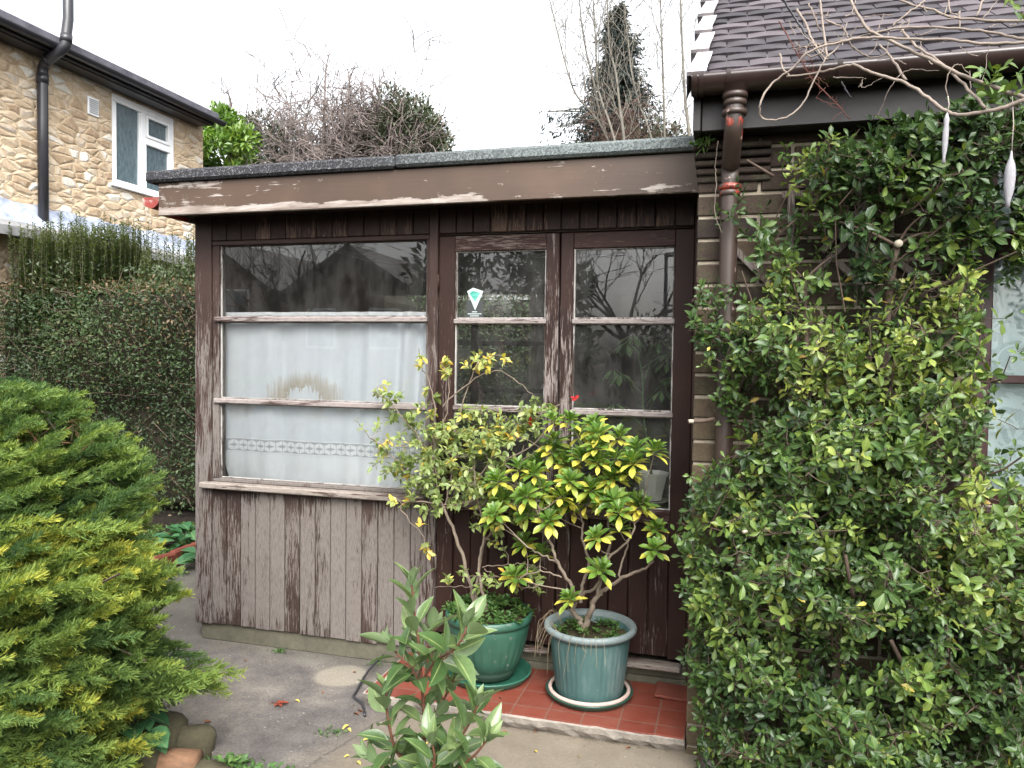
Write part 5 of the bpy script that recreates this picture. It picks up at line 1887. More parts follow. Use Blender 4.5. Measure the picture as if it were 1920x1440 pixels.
Zl = Z6
shoot([Zl(*p) for p in ((400, 1400), (400, 1200), (385, 1000), (375, 860), (360, 740), (345, 640), (342, 560))], [YL] * 7, .0085, .0032, True, 25, .098, .078)
shoot([Zl(*p) for p in ((390, 1020), (450, 930), (540, 870), (590, 800), (600, 760))], (YL, YL - .02, YL - .05, YL - .06, YL - .06), .005, .0028, False, 12, .09, .088)
shoot([Zl(*p) for p in ((395, 1060), (340, 960), (270, 890), (235, 840))], (YL, YL - .03, YL - .05, YL - .05), .0045, .0026, False, 9, .085, .075)
shoot([Zl(*p) for p in ((385, 900), (430, 830), (450, 770))], (YL, YL + .04, YL + .06), .004, .0025, False, 6, .07, .065)
shoot([Zl(*p) for p in ((400, 1500), (280, 1380), (240, 1280), (220, 1160), (215, 1080))], (YL, YL - .03, YL - .05, YL - .05, YL - .05), .006, .003, False, 13, .10, .085)
shoot([Zl(*p) for p in ((400, 1560), (500, 1400), (590, 1270), (640, 1180), (650, 1140))], (YL, YL - .03, YL - .05, YL - .04, YL - .04), .006, .003, False, 13, .10, .085)
shoot([Zl(*p) for p in ((400, 1600), (520, 1480), (640, 1380), (700, 1310))], (YL, YL - .05, YL - .09, YL - .1), .006, .003, False, 9, .10, .09)
shoot([Zl(*p) for p in ((400, 1250), (470, 1150), (520, 1060), (545, 1000))], (YL, YL + .05, YL + .08, YL + .08), .005, .003, False, 8, .09, .085)
shoot([Zl(*p) for p in ((400, 1650), (300, 1530), (200, 1440), (150, 1400))], (YL, YL - .05, YL - .08, YL - .08), .006, .003, False, 8, .10, .09)
shoot([Zl(*p) for p in ((395, 1560), (430, 1480), (450, 1400), (440, 1330))], (YL, YL - .09, YL - .12, YL - .13), .005, .003, False, 8, .095, .085)
g.build('stem', M['red_stem'], e)
fo.build('foliage', M['laurel'], e)

# ---------------------------------------------------------------- golden juniper
M['juniper'] = m_leaf('juniper spray', [(0, (.034, .072, .028)), (.3, (.075, .13, .038)), (.52, (.135, .20, .048)), (.72, (.19, .245, .048)), (.88, (.32, .32, .048)), (1, (.40, .38, .06))], None, .6, .25, .25, 0)
strip = (np.array([(0, -.5, 0), (0, .5, 0), (.55, -.42, .06), (.55, .42, .06), (1, -.05, 0), (1, .05, 0)]) * 1.0, np.array([(0, 2, 3, 1), (2, 4, 5, 3)]), np.array([(0, 0), (0, 0), (.5, 0), (.5, 0), (1, 0), (1, 0)]))


def plume(nb, seed):
    """feathery spray of unit length along x: main axis, side sprays, scale-leaf strips"""
    r_ = np.random.default_rng(seed)
    f = Fol()
    pos, dr, ln, tt = [], [], [], []
    for i in range(nb):
        t = .10 + .90 * i / (nb - 1)
        c = np.array([t, .05 * math.sin(3 * t + seed), -.16 * t * t + .06 * t])
        s = 1 if i % 2 else -1
        bl = (.19 * max(0.0, 1 - t) ** .7 + .06) * r_.uniform(.75, 1.2)
        rollr = r_.normal(0, .55)
        bd = unit(np.array([.9, s * .45 * math.cos(rollr), .45 * math.sin(rollr) + .06]) + r_.normal(0, .08, 3))
        m_ = int(4 + bl * 40)
        for j in range(m_):
            u = (j + .6) / m_
            p = c + bd * bl * u + np.array([0, 0, -.25 * bl * u * u])
            sd = unit(np.cross(bd, r_.normal(0, 1, 3)))
            d = unit(bd + sd * r_.uniform(.3, .75) * (1 - .5 * u))
            pos.append(p)
            dr.append(d)
            ln.append((.055 + .035 * (1 - u)) * r_.uniform(.7, 1.3))
            tt.append(.6 * t + .4 * u)
    return np.array(pos), np.array(dr), np.array(ln), np.array(tt)


PL = [plume(40 + s_ % 3 * 4, s_) for s_ in range(8)]


def add_plume(fo, base, d, up, L, tint, k_):
    p, dr, ln, tt = PL[k_]
    d = unit(np.array(d, float))
    s_ = unit(np.cross(up, d))
    n_ = np.cross(d, s_)
    B = np.stack([d, s_, n_])
    pos = base + (p * L) @ B
    dd_ = dr @ B
    m_ = len(p)
    ti = np.clip(tint - .26 + .42 * tt + rng.normal(0, .06, m_), 0, 1)
    fo.leaves(strip, pos, dd_, rng.normal(0, 1, (m_, 3)), ln * L * .95, ln * L * .135, ti)


e = empty('golden_juniper', (-2.75, -1.25, 0), 'spreading feathery juniper, green with golden tips, at the edge of the concrete path', 'shrub')
fo, g = Fol(), MB()
# silhouette in the photo: right-hand limit of the plume tips at each height
hy = [700, 740, 800, 860, 930, 990, 1050, 1100, 1170, 1220, 1260, 1310, 1360, 1400, 1440]
hx = [60, 160, 225, 285, 300, 270, 330, 330, 290, 300, 400, 330, 250, 260, 260]
cnt = 0
for i in range(1650):
    py = rng.uniform(715, 1500)
    xm = np.interp(py, hy, hx)
    px = xm - 40 - (abs(rng.normal(0, 1)) ** 1.0) * 150 if rng.random() < .45 else rng.uniform(-160, xm - 40)
    if px < -170:
        continue
    front = 1 - max(0, (px / max(60, xm))) * .75
    Y = -.95 - .62 * front * min(1, (py - 640) / 420) + rng.normal(0, .10)
    tip = P(px + 35, py - 8, Y)
    if tip[2] < .06:
        continue
    lowf = max(0, (py - 1150) / 300)
    d = unit(np.array([.95 + rng.normal(0, .12), -.16 + rng.normal(0, .2), .50 + rng.normal(0, .17) - .26 * lowf]))
    L = rng.uniform(.22, .42)
    nz_ = math.sin(px * .013 + 1.3) * math.sin(py * .017) * .5 + math.sin(px * .031 - py * .021) * .35
    gold = math.exp(-((py - 1035) / 80) ** 2) * (.38 if px < 260 else .08) + .13 * math.exp(-((py - 800) / 90) ** 2) + .18 * math.exp(-((py - 1230) / 150) ** 2) + (.16 if py > 1290 and px < 260 else 0)
    add_plume(fo, tip - d * L, d, np.array([rng.normal(0, .25), -.35, 1.0]), L, float(np.clip(.30 + gold + .20 * nz_ + rng.normal(0, .15), .05, .92)), int(rng.integers(8)))
    cnt += 1
# the long outer sprays one can tell apart
for (px, py, Y, L, dx_, dz_, ti) in ((428, 1250, -1.12, .36, .95, .34, .62), (420, 1275, -1.14, .3, .95, .3, .5), (352, 1090, -1.0, .34, .95, .40, .74), (330, 1100, -1.0, .3, .95, .34, .66), (312, 925, -.98, .34, .95, .42, .6), (300, 960, -1, .3, .95, .3, .5),
                                    (215, 985, -1.25, .34, .95, .30, .92), (160, 1055, -1.3, .34, .95, .22, .92), (110, 1075, -1.35, .32, .95, .18, .88), (240, 840, -1.0, .32, .9, .4, .5), (160, 745, -1.0, .34, .9, .36, .55),
                                    (60, 722, -1.1, .34, .9, .30, .55), (110, 735, -1.05, .32, .9, .34, .5), (340, 1215, -1.05, .28, .95, .1, .3), (360, 1195, -1.02, .26, .95, .25, .32), (290, 1395, -1.3, .28, .95, .2, .6), (230, 1330, -1.35, .26, .95, .3, .55), (375, 1225, -1.1, .24, .9, .2, .25)):
    d = unit(np.array([dx_, -.1, dz_]))
    tip = P(px, py, Y)
    for j in range(3):
        add_plume(fo, tip - d * L + rng.normal(0, .022, 3), d + rng.normal(0, .07, 3), np.array([rng.normal(0, .4), -.4, 1.0]), L * rng.uniform(.85, 1), ti + rng.normal(0, .05), int(rng.integers(8)))
fo.build('foliage', M['juniper'], e)
for i in range(170):
    b0 = np.array([-2.85 + rng.normal(0, .15), -1.2 + rng.normal(0, .12), rng.uniform(0, .7)])
    py = rng.uniform(780, 1400)
    px = rng.uniform(-100, np.interp(py, hy, hx) - 70)
    t1 = P(px, py, -1.15 + rng.normal(0, .12))
    t1[2] = max(.05, t1[2])
    g.tube(smooth_path([b0, (b0 + t1) / 2 + np.array([0, 0, -.05]), t1], 3), [.014] * 2 + [.008] * 3 + [.004] * 2, 4, caps=False)
g.build('branch', M['twig'], e)
fo = Fol()
n_ = 5200   # brown dead needles inside
pos = []
while len(pos) < n_:
    py = rng.uniform(760, 1440)
    px = rng.uniform(-150, np.interp(py, hy, hx) - 75)
    q = P(px, py, -.9 - .35 * rng.random())
    if q[2] > .03:
        pos.append(q)
pos = np.array(pos)
fo.leaves(strip, pos, rdir(n_, (.6, 0, -.1)), rdir(n_), rng.uniform(.04, .11, n_), .006, rng.random(n_))
fo.build('dead_needles', m_leaf('dead juniper needles', [(0, (.020, .022, .012)), (.6, (.045, .035, .018)), (1, (.11, .055, .03))], None, .8, .1, .2, 0), e)

# ---------------------------------------------------------------- low plants, stones, edging
M['broad'] = m_leaf('broad green leaf', [(0, (.022, .075, .030)), (.6, (.04, .12, .05)), (1, (.075, .17, .07))], None, .4, .25)


def broad_plant(name, c, n, ln, wr, label, cat, up=.5, T=T4e):
    e = empty(name, tuple(c), label, cat)
    fo, g = Fol(), MB()
    for i in range(n):
        an = rng.uniform(0, 6.283)
        u_ = np.array([math.cos(an), math.sin(an), 0])
        q = np.array(c) + u_ * rng.uniform(.02, ln) + ZU * rng.uniform(.04, .14)
        g.tube([np.array(c) + u_ * .01, q], [.003, .0025], 4, caps=False)
        L = ln * rng.uniform(.7, 1.15)
        fo.leaves(T, q[None], unit(u_ + ZU * up * rng.uniform(-.2, 1))[None], (ZU + rng.normal(0, .25, 3))[None], L, L * wr, rng.random())
    fo.build('foliage', M['broad'], e)
    g.build('stem', M['weed'], e)
    return e


c = P(335, 1040, .95)
c[2] = 0
broad_plant('leafy_plant', (-3.55, 1.25, -.02), 26, .13, .7, 'low plant with rounded green leaves behind the brick edging by the hedge', 'plant')
broad_plant('leafy_plant', (-2.02, -1.16, .06), 16, .12, .72, 'rounded glossy green leaves tucked under the juniper by the stones', 'plant')
broad_plant('strap_plant', (-2.22, -1.42, -.02), 12, .24, .13, 'strap-leaved plant below the juniper at the bottom corner', 'plant', 1.2, T6l)
broad_plant('leafy_plant', (-4.1, 1.75, -.02), 30, .16, .62, 'broad-leaved green plant nearest the hedge foot behind the edging', 'plant')
for (cx, cy, rr_, n_, lab) in ((-4.35, 2.0, .5, 1500, 'green ground cover at the foot of the clipped hedge beside the sun room'), (-3.85, 1.3, .45, 900, 'small green ground cover in the bed behind the brick edging'), (-1.62, -1.13, .10, 180, 'small weeds along the path edge between stone and log'), (-1.22, -1.12, .07, 90, 'small weeds in the path joint beside the laurel sapling'), (-1.42, -1.15, .10, 160, 'low moss and weeds on the bottom path edge')):
    weeds('ground_weeds', (cx, cy, -.01), rr_, n_, .028, lab, .07)
M['terracotta'] = m_plain('terracotta edging', (.115, .034, .022), .85, .35, 9, .2, .4)
g = MB().box(-.10, .10, -.03, .03, 0, .13, .012)
ed = g.build('edging_brick', M['terracotta'])
for i, (x, y, rz, lab) in enumerate(((-3.78, .82, 1.2, 'red edging brick tilted beneath the ground cover, nearest the juniper'), (-3.79, 1.06, 1.45, 'red edging brick next along the bed, half under leaves'), (-3.80, 1.29, 1.5, 'red edging brick further along the bed by the sun room post'), (-3.80, 1.52, 1.5, 'red edging brick at the far end of the bed edging'))):
    o = ed if i == 0 else ed.copy()
    if i:
        COL.objects.link(o)
    o.location = (x, y, -.02)
    o.rotation_euler = (rng.normal(0, .08), rng.normal(0, .06), rz)
    tag(o, lab, 'edging brick', 'red edging bricks along the bed')


def rock(name, c, s, mat, label, rz=0):
    vs_, fs = [], []
    nu, nv = 20, 12
    ph = rng.uniform(0, 6, 6)
    for i in range(nv + 1):
        th = math.pi * i / nv
        for j in range(nu):
            a = 2 * math.pi * j / nu
            d = np.array([math.sin(th) * math.cos(a), math.sin(th) * math.sin(a), math.cos(th)])
            q = d / (np.abs(d) ** 3.2).sum() ** (1 / 3.2)
            q = q * (1 + .08 * math.sin(3 * d[0] + ph[0]) + .07 * math.sin(4 * d[1] + ph[1]) + .06 * math.sin(5 * d[2] + ph[2] + 3 * d[0]))
            x, y, z = q * np.array(s)
            vs_.append((c[0] + x * math.cos(rz) - y * math.sin(rz), c[1] + x * math.sin(rz) + y * math.cos(rz), c[2] + z))
    for i in range(nv):
        for j in range(nu):
            fs.append((i * nu + j, (i + 1) * nu + j, (i + 1) * nu + (j + 1) % nu, i * nu + (j + 1) % nu))
    o = MB().add(vs_, fs, smooth=True).build(name, mat)
    tag(o, label, 'stone')
    rebase(o, (c[0], c[1], c[2] - s[2]))
    return o


M['rock'] = m_plain('mossy garden stone', (.065, .058, .036), .9, .45, 7, .2, .8)
rock('garden_stone', (-2.0, -1.12, .045), (.15, .10, .10), M['rock'], 'grey-green garden stone under the juniper beside the path', .4)
rock('garden_stone', (-1.86, -1.04, .03), (.085, .06, .075), M['rock'], 'small upright brown stone at the path edge below the juniper', .7)
rock('garden_stone', (-1.70, -1.16, .0), (.13, .06, .04), M['rock'], 'flat stone at the bottom edge beside the cut log', .2)
k = NT('cut log')
n1 = k.noise(k.coord((3, 30, 30)), 1.5, 5, .7)
M['log'] = k.done(k.ramp(n1, [(.3, (.07, .034, .018)), (.7, (.18, .095, .05))]), .85, k.bump(n1, .6, .006))
a, b = P(305, 1432, -1.2), P(372, 1428, -1.16)
a[2] = b[2] = .03
g = MB().tube([a, (a + b) / 2, b], [.062, .06, .055], 18)
o = g.build('cut_log', M['log'])
tag(o, 'short piece of orange-brown cut log lying at the bottom path edge', 'log')
rebase(o, tuple((a + b) / 2 * np.array([1, 1, 0])))
# fallen leaves
M['yellow_leaf'] = m_leaf('fallen yellow leaf', [(0, (.35, .24, .05)), (1, (.55, .46, .10))], None, .7, .1, .3, .1)
M['brown_leaf'] = m_leaf('fallen brown leaf', [(0, (.11, .04, .022)), (1, (.22, .10, .05))], None, .7, .1, .3, .1)
M['red_leaf'] = m_leaf('fallen red leaf', [(0, (.16, .028, .016)), (1, (.22, .05, .03))], None, .6, .1, .3, .1)
fl = Fol()
for an in (-1.9, -1.0, -.3, .35, 1.1, 2.0):
    d = np.array([math.cos(an), math.sin(an), rng.uniform(.05, .4)])
    fl.leaves(T4e, np.zeros((1, 3)), d, ZU, .038 * (1.25 if abs(an) < .5 else .9), .018, .5)
fl.leaves(T2e, np.zeros((1, 3)), np.array([-1, .1, .1]), ZU, .05, .002, .2)
o = fl.build('fallen_leaf', M['red_leaf'])
o.location = (-1.66, -.56, .008)
q = P(523, 1322, 0)
tt_ = -CAM[2] / (_f + _r * ((523 - 960) / FPX) - _u * ((1322 - 720) / FPX))[2]


def G(px, py, z=0.0):
    d = _f + _r * ((px - 960) / FPX) - _u * ((py - 720) / FPX)
    return CAM + d * ((z - CAM[2]) / d[2])


p_ = G(523, 1322)
o.location = (p_[0], p_[1], .006)
o.rotation_euler = (0, 0, .3)
tag(o, 'dark red lobed leaf fallen on the grey concrete', 'leaf')
src = {}
for kind, mt in (('yellow', M['yellow_leaf']), ('brown', M['brown_leaf'])):
    f_ = Fol().leaves(tmpl(4, 'ellip', .5, .35), np.array([[-.5, 0, 0]]), np.array([1., 0, 0]), ZU, 1.0, .5, .5)
    src[kind] = (f_, mt)
spots = [('yellow', 558, 1316, .020), ('brown', 390, 1355, .028), ('yellow', 648, 1365, .028), ('yellow', 655, 1370, .02), ('yellow', 687, 1388, .022), ('brown', 668, 1340, .03), ('brown', 676, 1335, .025), ('yellow', 680, 1412, .022), ('brown', 945, 1375, .024),
         ('yellow', 1004, 1411, .018), ('yellow', 650, 1420, .018), ('brown', 1178, 1404, .02), ('brown', 1005, 1372, .02), ('yellow', 672, 1432, .02), ('brown', 605, 1300, .014), ('brown', 665, 1262, .018), ('brown', 460, 1240, .016), ('yellow', 800, 1395, .018), ('brown', 720, 1300, .016), ('yellow', 1085, 1420, .014)]
first = {}
for i, (kind, px, py, s_) in enumerate(spots):
    p_ = G(px, py)
    if kind not in first:
        o = src[kind][0].build('fallen_leaf', src[kind][1])
        first[kind] = o
    else:
        o = first[kind].copy()
        COL.objects.link(o)
    o.location = (p_[0], p_[1], .006)
    o.scale = (s_ * 1.3,) * 3
    o.rotation_euler = (rng.normal(0, .2), rng.normal(0, .2), rng.uniform(0, 6.28))
    tag(o, 'small %s fallen leaf curled on the concrete path' % kind, 'leaf', '%s leaves fallen on the path' % kind)
for (px, py, s_, lab) in ((938, 1310, .022, 'tan fallen leaf lying on the red tiles before the ribbed pot'), (1268, 1350, .016, 'pale leaf scrap on the red tiles near the brick pier')):
    p_ = G(px, py, .0745)
    o = first['brown'].copy()
    COL.objects.link(o)
    o.location = (p_[0], p_[1], .08)
    o.scale = (s_,) * 3
    o.rotation_euler = (0.1, .1, rng.uniform(0, 6))
    if 'group' in o:
        del o['group']
    tag(o, lab, 'leaf')
M['grit'] = m_plain('grit and crumbs', (.12, .095, .07), .9, .6, 40, .1)
fg = Fol()
n_ = 520
pos = np.concatenate([np.stack([rng.uniform(-2.6, -1.4, 170), -.012 - np.abs(rng.normal(0, .035, 170)), np.full(170, .002)], 1),
                      np.stack([-1.42 + rng.normal(0, .02, 130) , rng.uniform(-1.05, -.3, 130), np.full(130, .002)], 1),
                      np.stack([rng.uniform(-1.35, .02, 120), -.46 - np.abs(rng.normal(0, .03, 120)), np.full(120, .002)], 1),
                      np.stack([rng.uniform(-2.2, -.2, 100), rng.uniform(-1.2, -.1, 100), np.full(100, .002)], 1)])
fg.leaves(T2e, pos, rdir(n_, (0, 0, .1)), rdir(n_, (0, 0, 1)), rng.uniform(.003, .013, n_), rng.uniform(.002, .006, n_), rng.random(n_))
o = fg.build('grit', M['grit'])
tag(o, 'grit and leaf crumbs lying along the wall foot and path joint', 'debris', None, 'stuff')
for (cx, cy, rr_, n_, lab) in ((-2.1, -.03, .03, 60, 'tiny moss tufts at the foot of the weathered boarding'), (-1.55, -.025, .04, 60, 'moss and seedlings where the plinth meets the path by the step'), (-1.40, -.75, .05, 70, 'seedlings in the joint of the concrete path')):
    weeds('wall_moss', (cx, cy, -.004), rr_, n_, .014, lab, .012)
# black cable by the step
pp = [G(718, 1247), G(690, 1270), G(668, 1300), G(664, 1310), G(680, 1325), G(684, 1345)]
pp = [np.array([q[0], q[1], .008]) for q in pp]
pp[0][2] = .05
pp[1][2] = .03
g = MB().tube(smooth_path(pp, 6), .006, 8)
o = g.build('black_cable', M['black_pvc'])
tag(o, 'black cable looped on the concrete at the end of the tiled step', 'cable')
rebase(o, tuple(pp[3]))
g = MB().box(-.13, .02, -.16, -.01, .0745, .087, .004)
o = g.build('loose_tile', M['terracotta'])
o.rotation_euler = (0, .05, 0)
tag(o, 'loose red tile lying on the step against the brick pier', 'tile')

# ================================================================ wall shrub on the brick house
M['wall_leaf'] = m_leaf('glossy wall shrub leaf', [(0, (.017, .038, .014)), (.35, (.041, .082, .021)), (.6, (.090, .142, .029)), (.8, (.170, .212, .042)), (.93, (.23, .25, .055)), (.97, (.36, .29, .05)), (1, (.20, .10, .04))], None, .36, .18, .32, .25)
e = empty('wall_shrub', (1.0, -.62, 0), 'dense glossy evergreen shrub trained against the brick cottage wall', 'shrub')
poly = [(1290, 520), (1296, 640), (1330, 675), (1352, 760), (1390, 800), (1392, 850), (1330, 870), (1298, 890), (1285, 960), (1280, 1050), (1276, 1110), (1296, 1180), (1300, 1290), (1318, 1350), (1310, 1440), (1320, 1560), (2080, 1560), (2080, 150), (1860, 170), (1790, 185), (1700, 225), (1640, 222), (1530, 240), (1480, 275), (1410, 285), (1395, 330), (1330, 400), (1390, 450), (1390, 510), (1330, 540)]
pxy = np.array(poly, float)


def inside(x, y):
    c_ = False
    j = len(pxy) - 1
    for i in range(len(pxy)):
        if (pxy[i, 1] > y) != (pxy[j, 1] > y) and x < (pxy[j, 0] - pxy[i, 0]) * (y - pxy[i, 1]) / (pxy[j, 1] - pxy[i, 1]) + pxy[i, 0]:
            c_ = not c_
        j = i
    return c_


def edist(x, y):
    a = pxy
    b = np.roll(pxy, -1, 0)
    ab = b - a
    t = np.clip(((np.array([x, y]) - a) * ab).sum(1) / (ab ** 2).sum(1), 0, 1)
    return np.linalg.norm(a + ab * t[:, None] - np.array([x, y]), axis=1).min()


gaps = [(1430, 345, 55, 40, .9), (1500, 350, 60, 45, .85), (1600, 390, 70, 50, .85), (1700, 400, 60, 40, .8), (1430, 545, 50, 32, .9), (1560, 470, 60, 30, .6), (1670, 520, 70, 40, .65), (1500, 660, 50, 25, .6), (1880, 350, 60, 80, .85), (1905, 600, 80, 105, 1.0), (1915, 690, 70, 60, 1.0), (1915, 800, 75, 110, .99), (1850, 470, 60, 60, .55), (1390, 480, 40, 40, .6), (1740, 870, 40, 30, .6), (1700, 1010, 40, 25, .5), (1640, 1180, 50, 25, .4), (1850, 930, 60, 25, .45), (1370, 620, 30, 80, .5), (1480, 290, 60, 40, .5), (1860, 1240, 60, 30, .5), (1810, 290, 40, 60, .5)]
fo, g = Fol(), MB()


def P_inv(p):
    v = p - CAM
    return 960 + FPX * (v @ _r) / (v @ _f), 720 - FPX * (v @ _u) / (v @ _f)


def keep_p(px, py):
    kp = .95 if py < 640 else .95 if py < 800 else 1.0
    for (gx, gy_, gw, gh, a) in gaps:
        kp *= 1 - a * math.exp(-(((px - gx) / gw) ** 2 + ((py - gy_) / gh) ** 2) * .9)
    return kp


def whorl(c, ax_, L0, ti0):
    t1 = unit(np.cross(ax_, [.3, .2, 1]))
    t2 = np.cross(ax_, t1)
    nl = int(rng.uniform(4, 11))
    an = np.arange(nl) * 2.4 + rng.random() * 6 + rng.normal(0, .35, nl)
    ele = np.linspace(-.1, 1.05, nl) + rng.normal(0, .25, nl)
    d = (np.cos(an)[:, None] * t1 + np.sin(an)[:, None] * t2) * np.cos(ele)[:, None] + ax_ * np.sin(ele)[:, None]
    L = L0 * rng.uniform(.55, 1.2, nl)
    ti = np.clip(ti0 + rng.normal(0, .10, nl), 0, .93)
    if rng.random() < .03:
        ti[rng.integers(nl)] = rng.uniform(.95, 1.0)
    fo.leaves(T4o if rng.random() < .7 else T4c, c + d * .004 - ax_ * np.linspace(.03, 0, nl)[:, None], d + rng.normal(0, .1, (nl, 3)), ax_ + rng.normal(0, .25, (nl, 3)), L, L * rng.uniform(.38, .54, nl), ti)


T4c = tmpl(4, 'obov', .32, .55)
boughs = 0
while boughs < 375:
    px, py = rng.uniform(1272, 2050), rng.uniform(170, 1520)
    if not inside(px, py) or rng.random() > keep_p(px, py):
        continue
    boughs += 1
    ed_ = edist(px, py)
    lowf = min(1, max(0, (py - 500) / 500))
    th = .08 + min(.30, ed_ / 420) * (.45 + .75 * lowf) * rng.uniform(.35, 1.25)
    if py < 330 and px > 1560:
        th += .10
    tip = P(px, py, YH - .05 - th)
    base = tip + np.array([rng.normal(0, .14), 0, -rng.uniform(.05, .28)])
    base[1] = YH - .02 - .1 * rng.random()
    mid = (tip + base) / 2 + np.array([rng.normal(0, .04), -.03, -.03])
    if inside(*P_inv(base)) and inside(*P_inv(mid)) and not (P_inv(base)[0] > 1830 and 460 < P_inv(base)[1] < 1000):
        g.tube([base, mid, tip], [.0045, .0035, .002], 4, caps=False)
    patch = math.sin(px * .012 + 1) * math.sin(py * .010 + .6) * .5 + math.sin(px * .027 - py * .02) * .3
    lit = .40 + .16 * patch + (.14 if (420 < py < 720 and 1450 < px < 1850) else 0) - (.14 if py < 420 and px > 1560 else 0) + (.07 if 900 < py < 1200 and px > 1480 else 0) + rng.normal(0, .13)  # leaf colour of each bough, yellower mid-shrub, darker green at top right
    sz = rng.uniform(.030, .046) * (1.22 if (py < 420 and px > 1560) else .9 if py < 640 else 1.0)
    for j in range(int(rng.uniform(9, 21))):
        s_ = rng.uniform(.30, 1.08)
        q = base * (1 - s_) ** 2 + 2 * mid * s_ * (1 - s_) + tip * s_ ** 2
        c = q + rng.normal(0, 1, 3) * np.array([.055, .035, .05]) * (1.1 - .5 * min(1, s_))
        cx__ = P_inv(c)
        if not inside(cx__[0] - 2 + rng.normal(0, 11), cx__[1]):
            continue
        if cx__[0] > 1838 and 480 < cx__[1] < 905 and rng.random() < .9:
            continue
        ax_ = unit(np.array([rng.normal(0, .5), -.7 + rng.normal(0, .4), .55 + rng.normal(0, .45)]))
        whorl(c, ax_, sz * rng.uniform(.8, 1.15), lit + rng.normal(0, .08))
        g.tube([q, (q + c) / 2 + rng.normal(0, .005, 3), c], [.002, .0016, .0012], 3, caps=False)
made = 0
while made < 1500:
    px, py = rng.uniform(1268, 2060), rng.uniform(165, 1530)
    if not inside(px, py) or rng.random() > keep_p(px, py) ** 1.5:
        continue
    made += 1
    c = P(px, py, YH - .04 - .13 * rng.random() - (.12 * rng.random() if py > 850 else 0))
    whorl(c, unit(np.array([rng.normal(0, .6), -.7, .5 + rng.normal(0, .5)])), rng.uniform(.024, .042), rng.uniform(.02, .5))
for i in range(60):
    px, py = rng.uniform(1340, 1950), rng.uniform(300, 1450)
    if inside(px, py):
        a_ = P(px, py, YH - .06 - .2 * rng.random())
        b_ = a_ + np.array([rng.normal(0, .12), rng.normal(0, .04), rng.normal(.05, .14)])
        b_[1] = min(b_[1], YH - .03)
        if not inside(P_inv(b_)[0] - 25, P_inv(b_)[1]):
            continue
        g.tube([a_, (a_ + b_) / 2 + rng.normal(0, .012, 3), b_], [.0028, .0024, .0014], 4, caps=False)
fo.build('foliage', M['wall_leaf'], e)
for pts, ys, r0, r1 in (([(1662, 620), (1668, 540), (1680, 465)], (-.62, -.64, -.66), .014, .013), ([(1680, 460), (1640, 440), (1600, 425), (1565, 412)], (-.66, -.68, -.66, -.64), .007, .003), ([(1682, 460), (1720, 440), (1760, 435)], (-.66, -.67, -.66), .006, .003), ([(1685, 455), (1705, 425), (1740, 395)], (-.66, -.68, -.7), .005, .002),
                        ([(1655, 900), (1652, 780), (1660, 640)], (-.58, -.6, -.62), .016, .014), ([(1515, 900), (1514, 700), (1510, 600), (1508, 525)], (-.58, -.6, -.6, -.62), .012, .008), ([(1508, 525), (1535, 500), (1560, 480)], (-.62, -.62, -.6), .005, .003), ([(1508, 525), (1485, 500)], (-.62, -.62), .005, .003),
                        ([(1378, 760), (1370, 660), (1366, 600)], (-.6, -.6, -.6), .007, .004), ([(1450, 330), (1400, 300)], (-.6, -.6), .006, .004), ([(1490, 350), (1560, 290)], (-.6, -.6), .005, .003), ([(1340, 785), (1318, 789), (1290, 790)], (-.56, -.60, -.62), .008, .0075),
                        ([(1470, 1180), (1440, 1130), (1410, 1090)], (-.8, -.82, -.84), .007, .005), ([(1395, 1090), (1440, 1078), (1490, 1062)], (-.86, -.88, -.9), .004, .003), ([(1600, 1120), (1590, 1070), (1585, 1040)], (-.8, -.82, -.82), .008, .006), ([(1720, 1290), (1690, 1240), (1670, 1200)], (-.75, -.78, -.8), .009, .007), ([(1780, 1240), (1775, 1180), (1785, 1110)], (-.84, -.86, -.86), .003, .002), ([(1920, 1150), (1870, 1110), (1820, 1085)], (-.84, -.86, -.86), .005, .003),
                        ([(1560, 1500), (1570, 1200), (1600, 900)], (-.55, -.55, -.55), .02, .014), ([(1700, 1500), (1690, 1200), (1655, 900)], (-.55, -.55, -.55), .022, .016), ([(1460, 1500), (1480, 1200), (1515, 900)], (-.55, -.55, -.55), .018, .012)):
    pp = [P(a, b, y) for (a, b), y in zip(pts, ys)]
    s_ = smooth_path(pp, 4)
    g.tube(s_, list(np.linspace(r0, r1, len(s_))), 8)
c = P(1682, 458, -.675)
g.build('branch', m_plain('shrub branches', (.070, .050, .038), .85, .35, 12, .2), e)
g = MB().tube([P(1681, 459, -.66), P(1686, 456, -.685)], [.014, .013], 10)
g2 = MB().tube([P(1300, 790, -.615), P(1291, 790, -.622)], [.0075, .0075], 8)
g3 = MB().tube([P(1393, 998, -.88), P(1400, 996, -.87)], [.006, .006], 8)
M['cut_wood'] = m_plain('pale cut wood', (.30, .27, .21), .8, .15, 20, .2)
for q in (g, g2, g3):
    q.build('pruned_stub', M['cut_wood'], e)

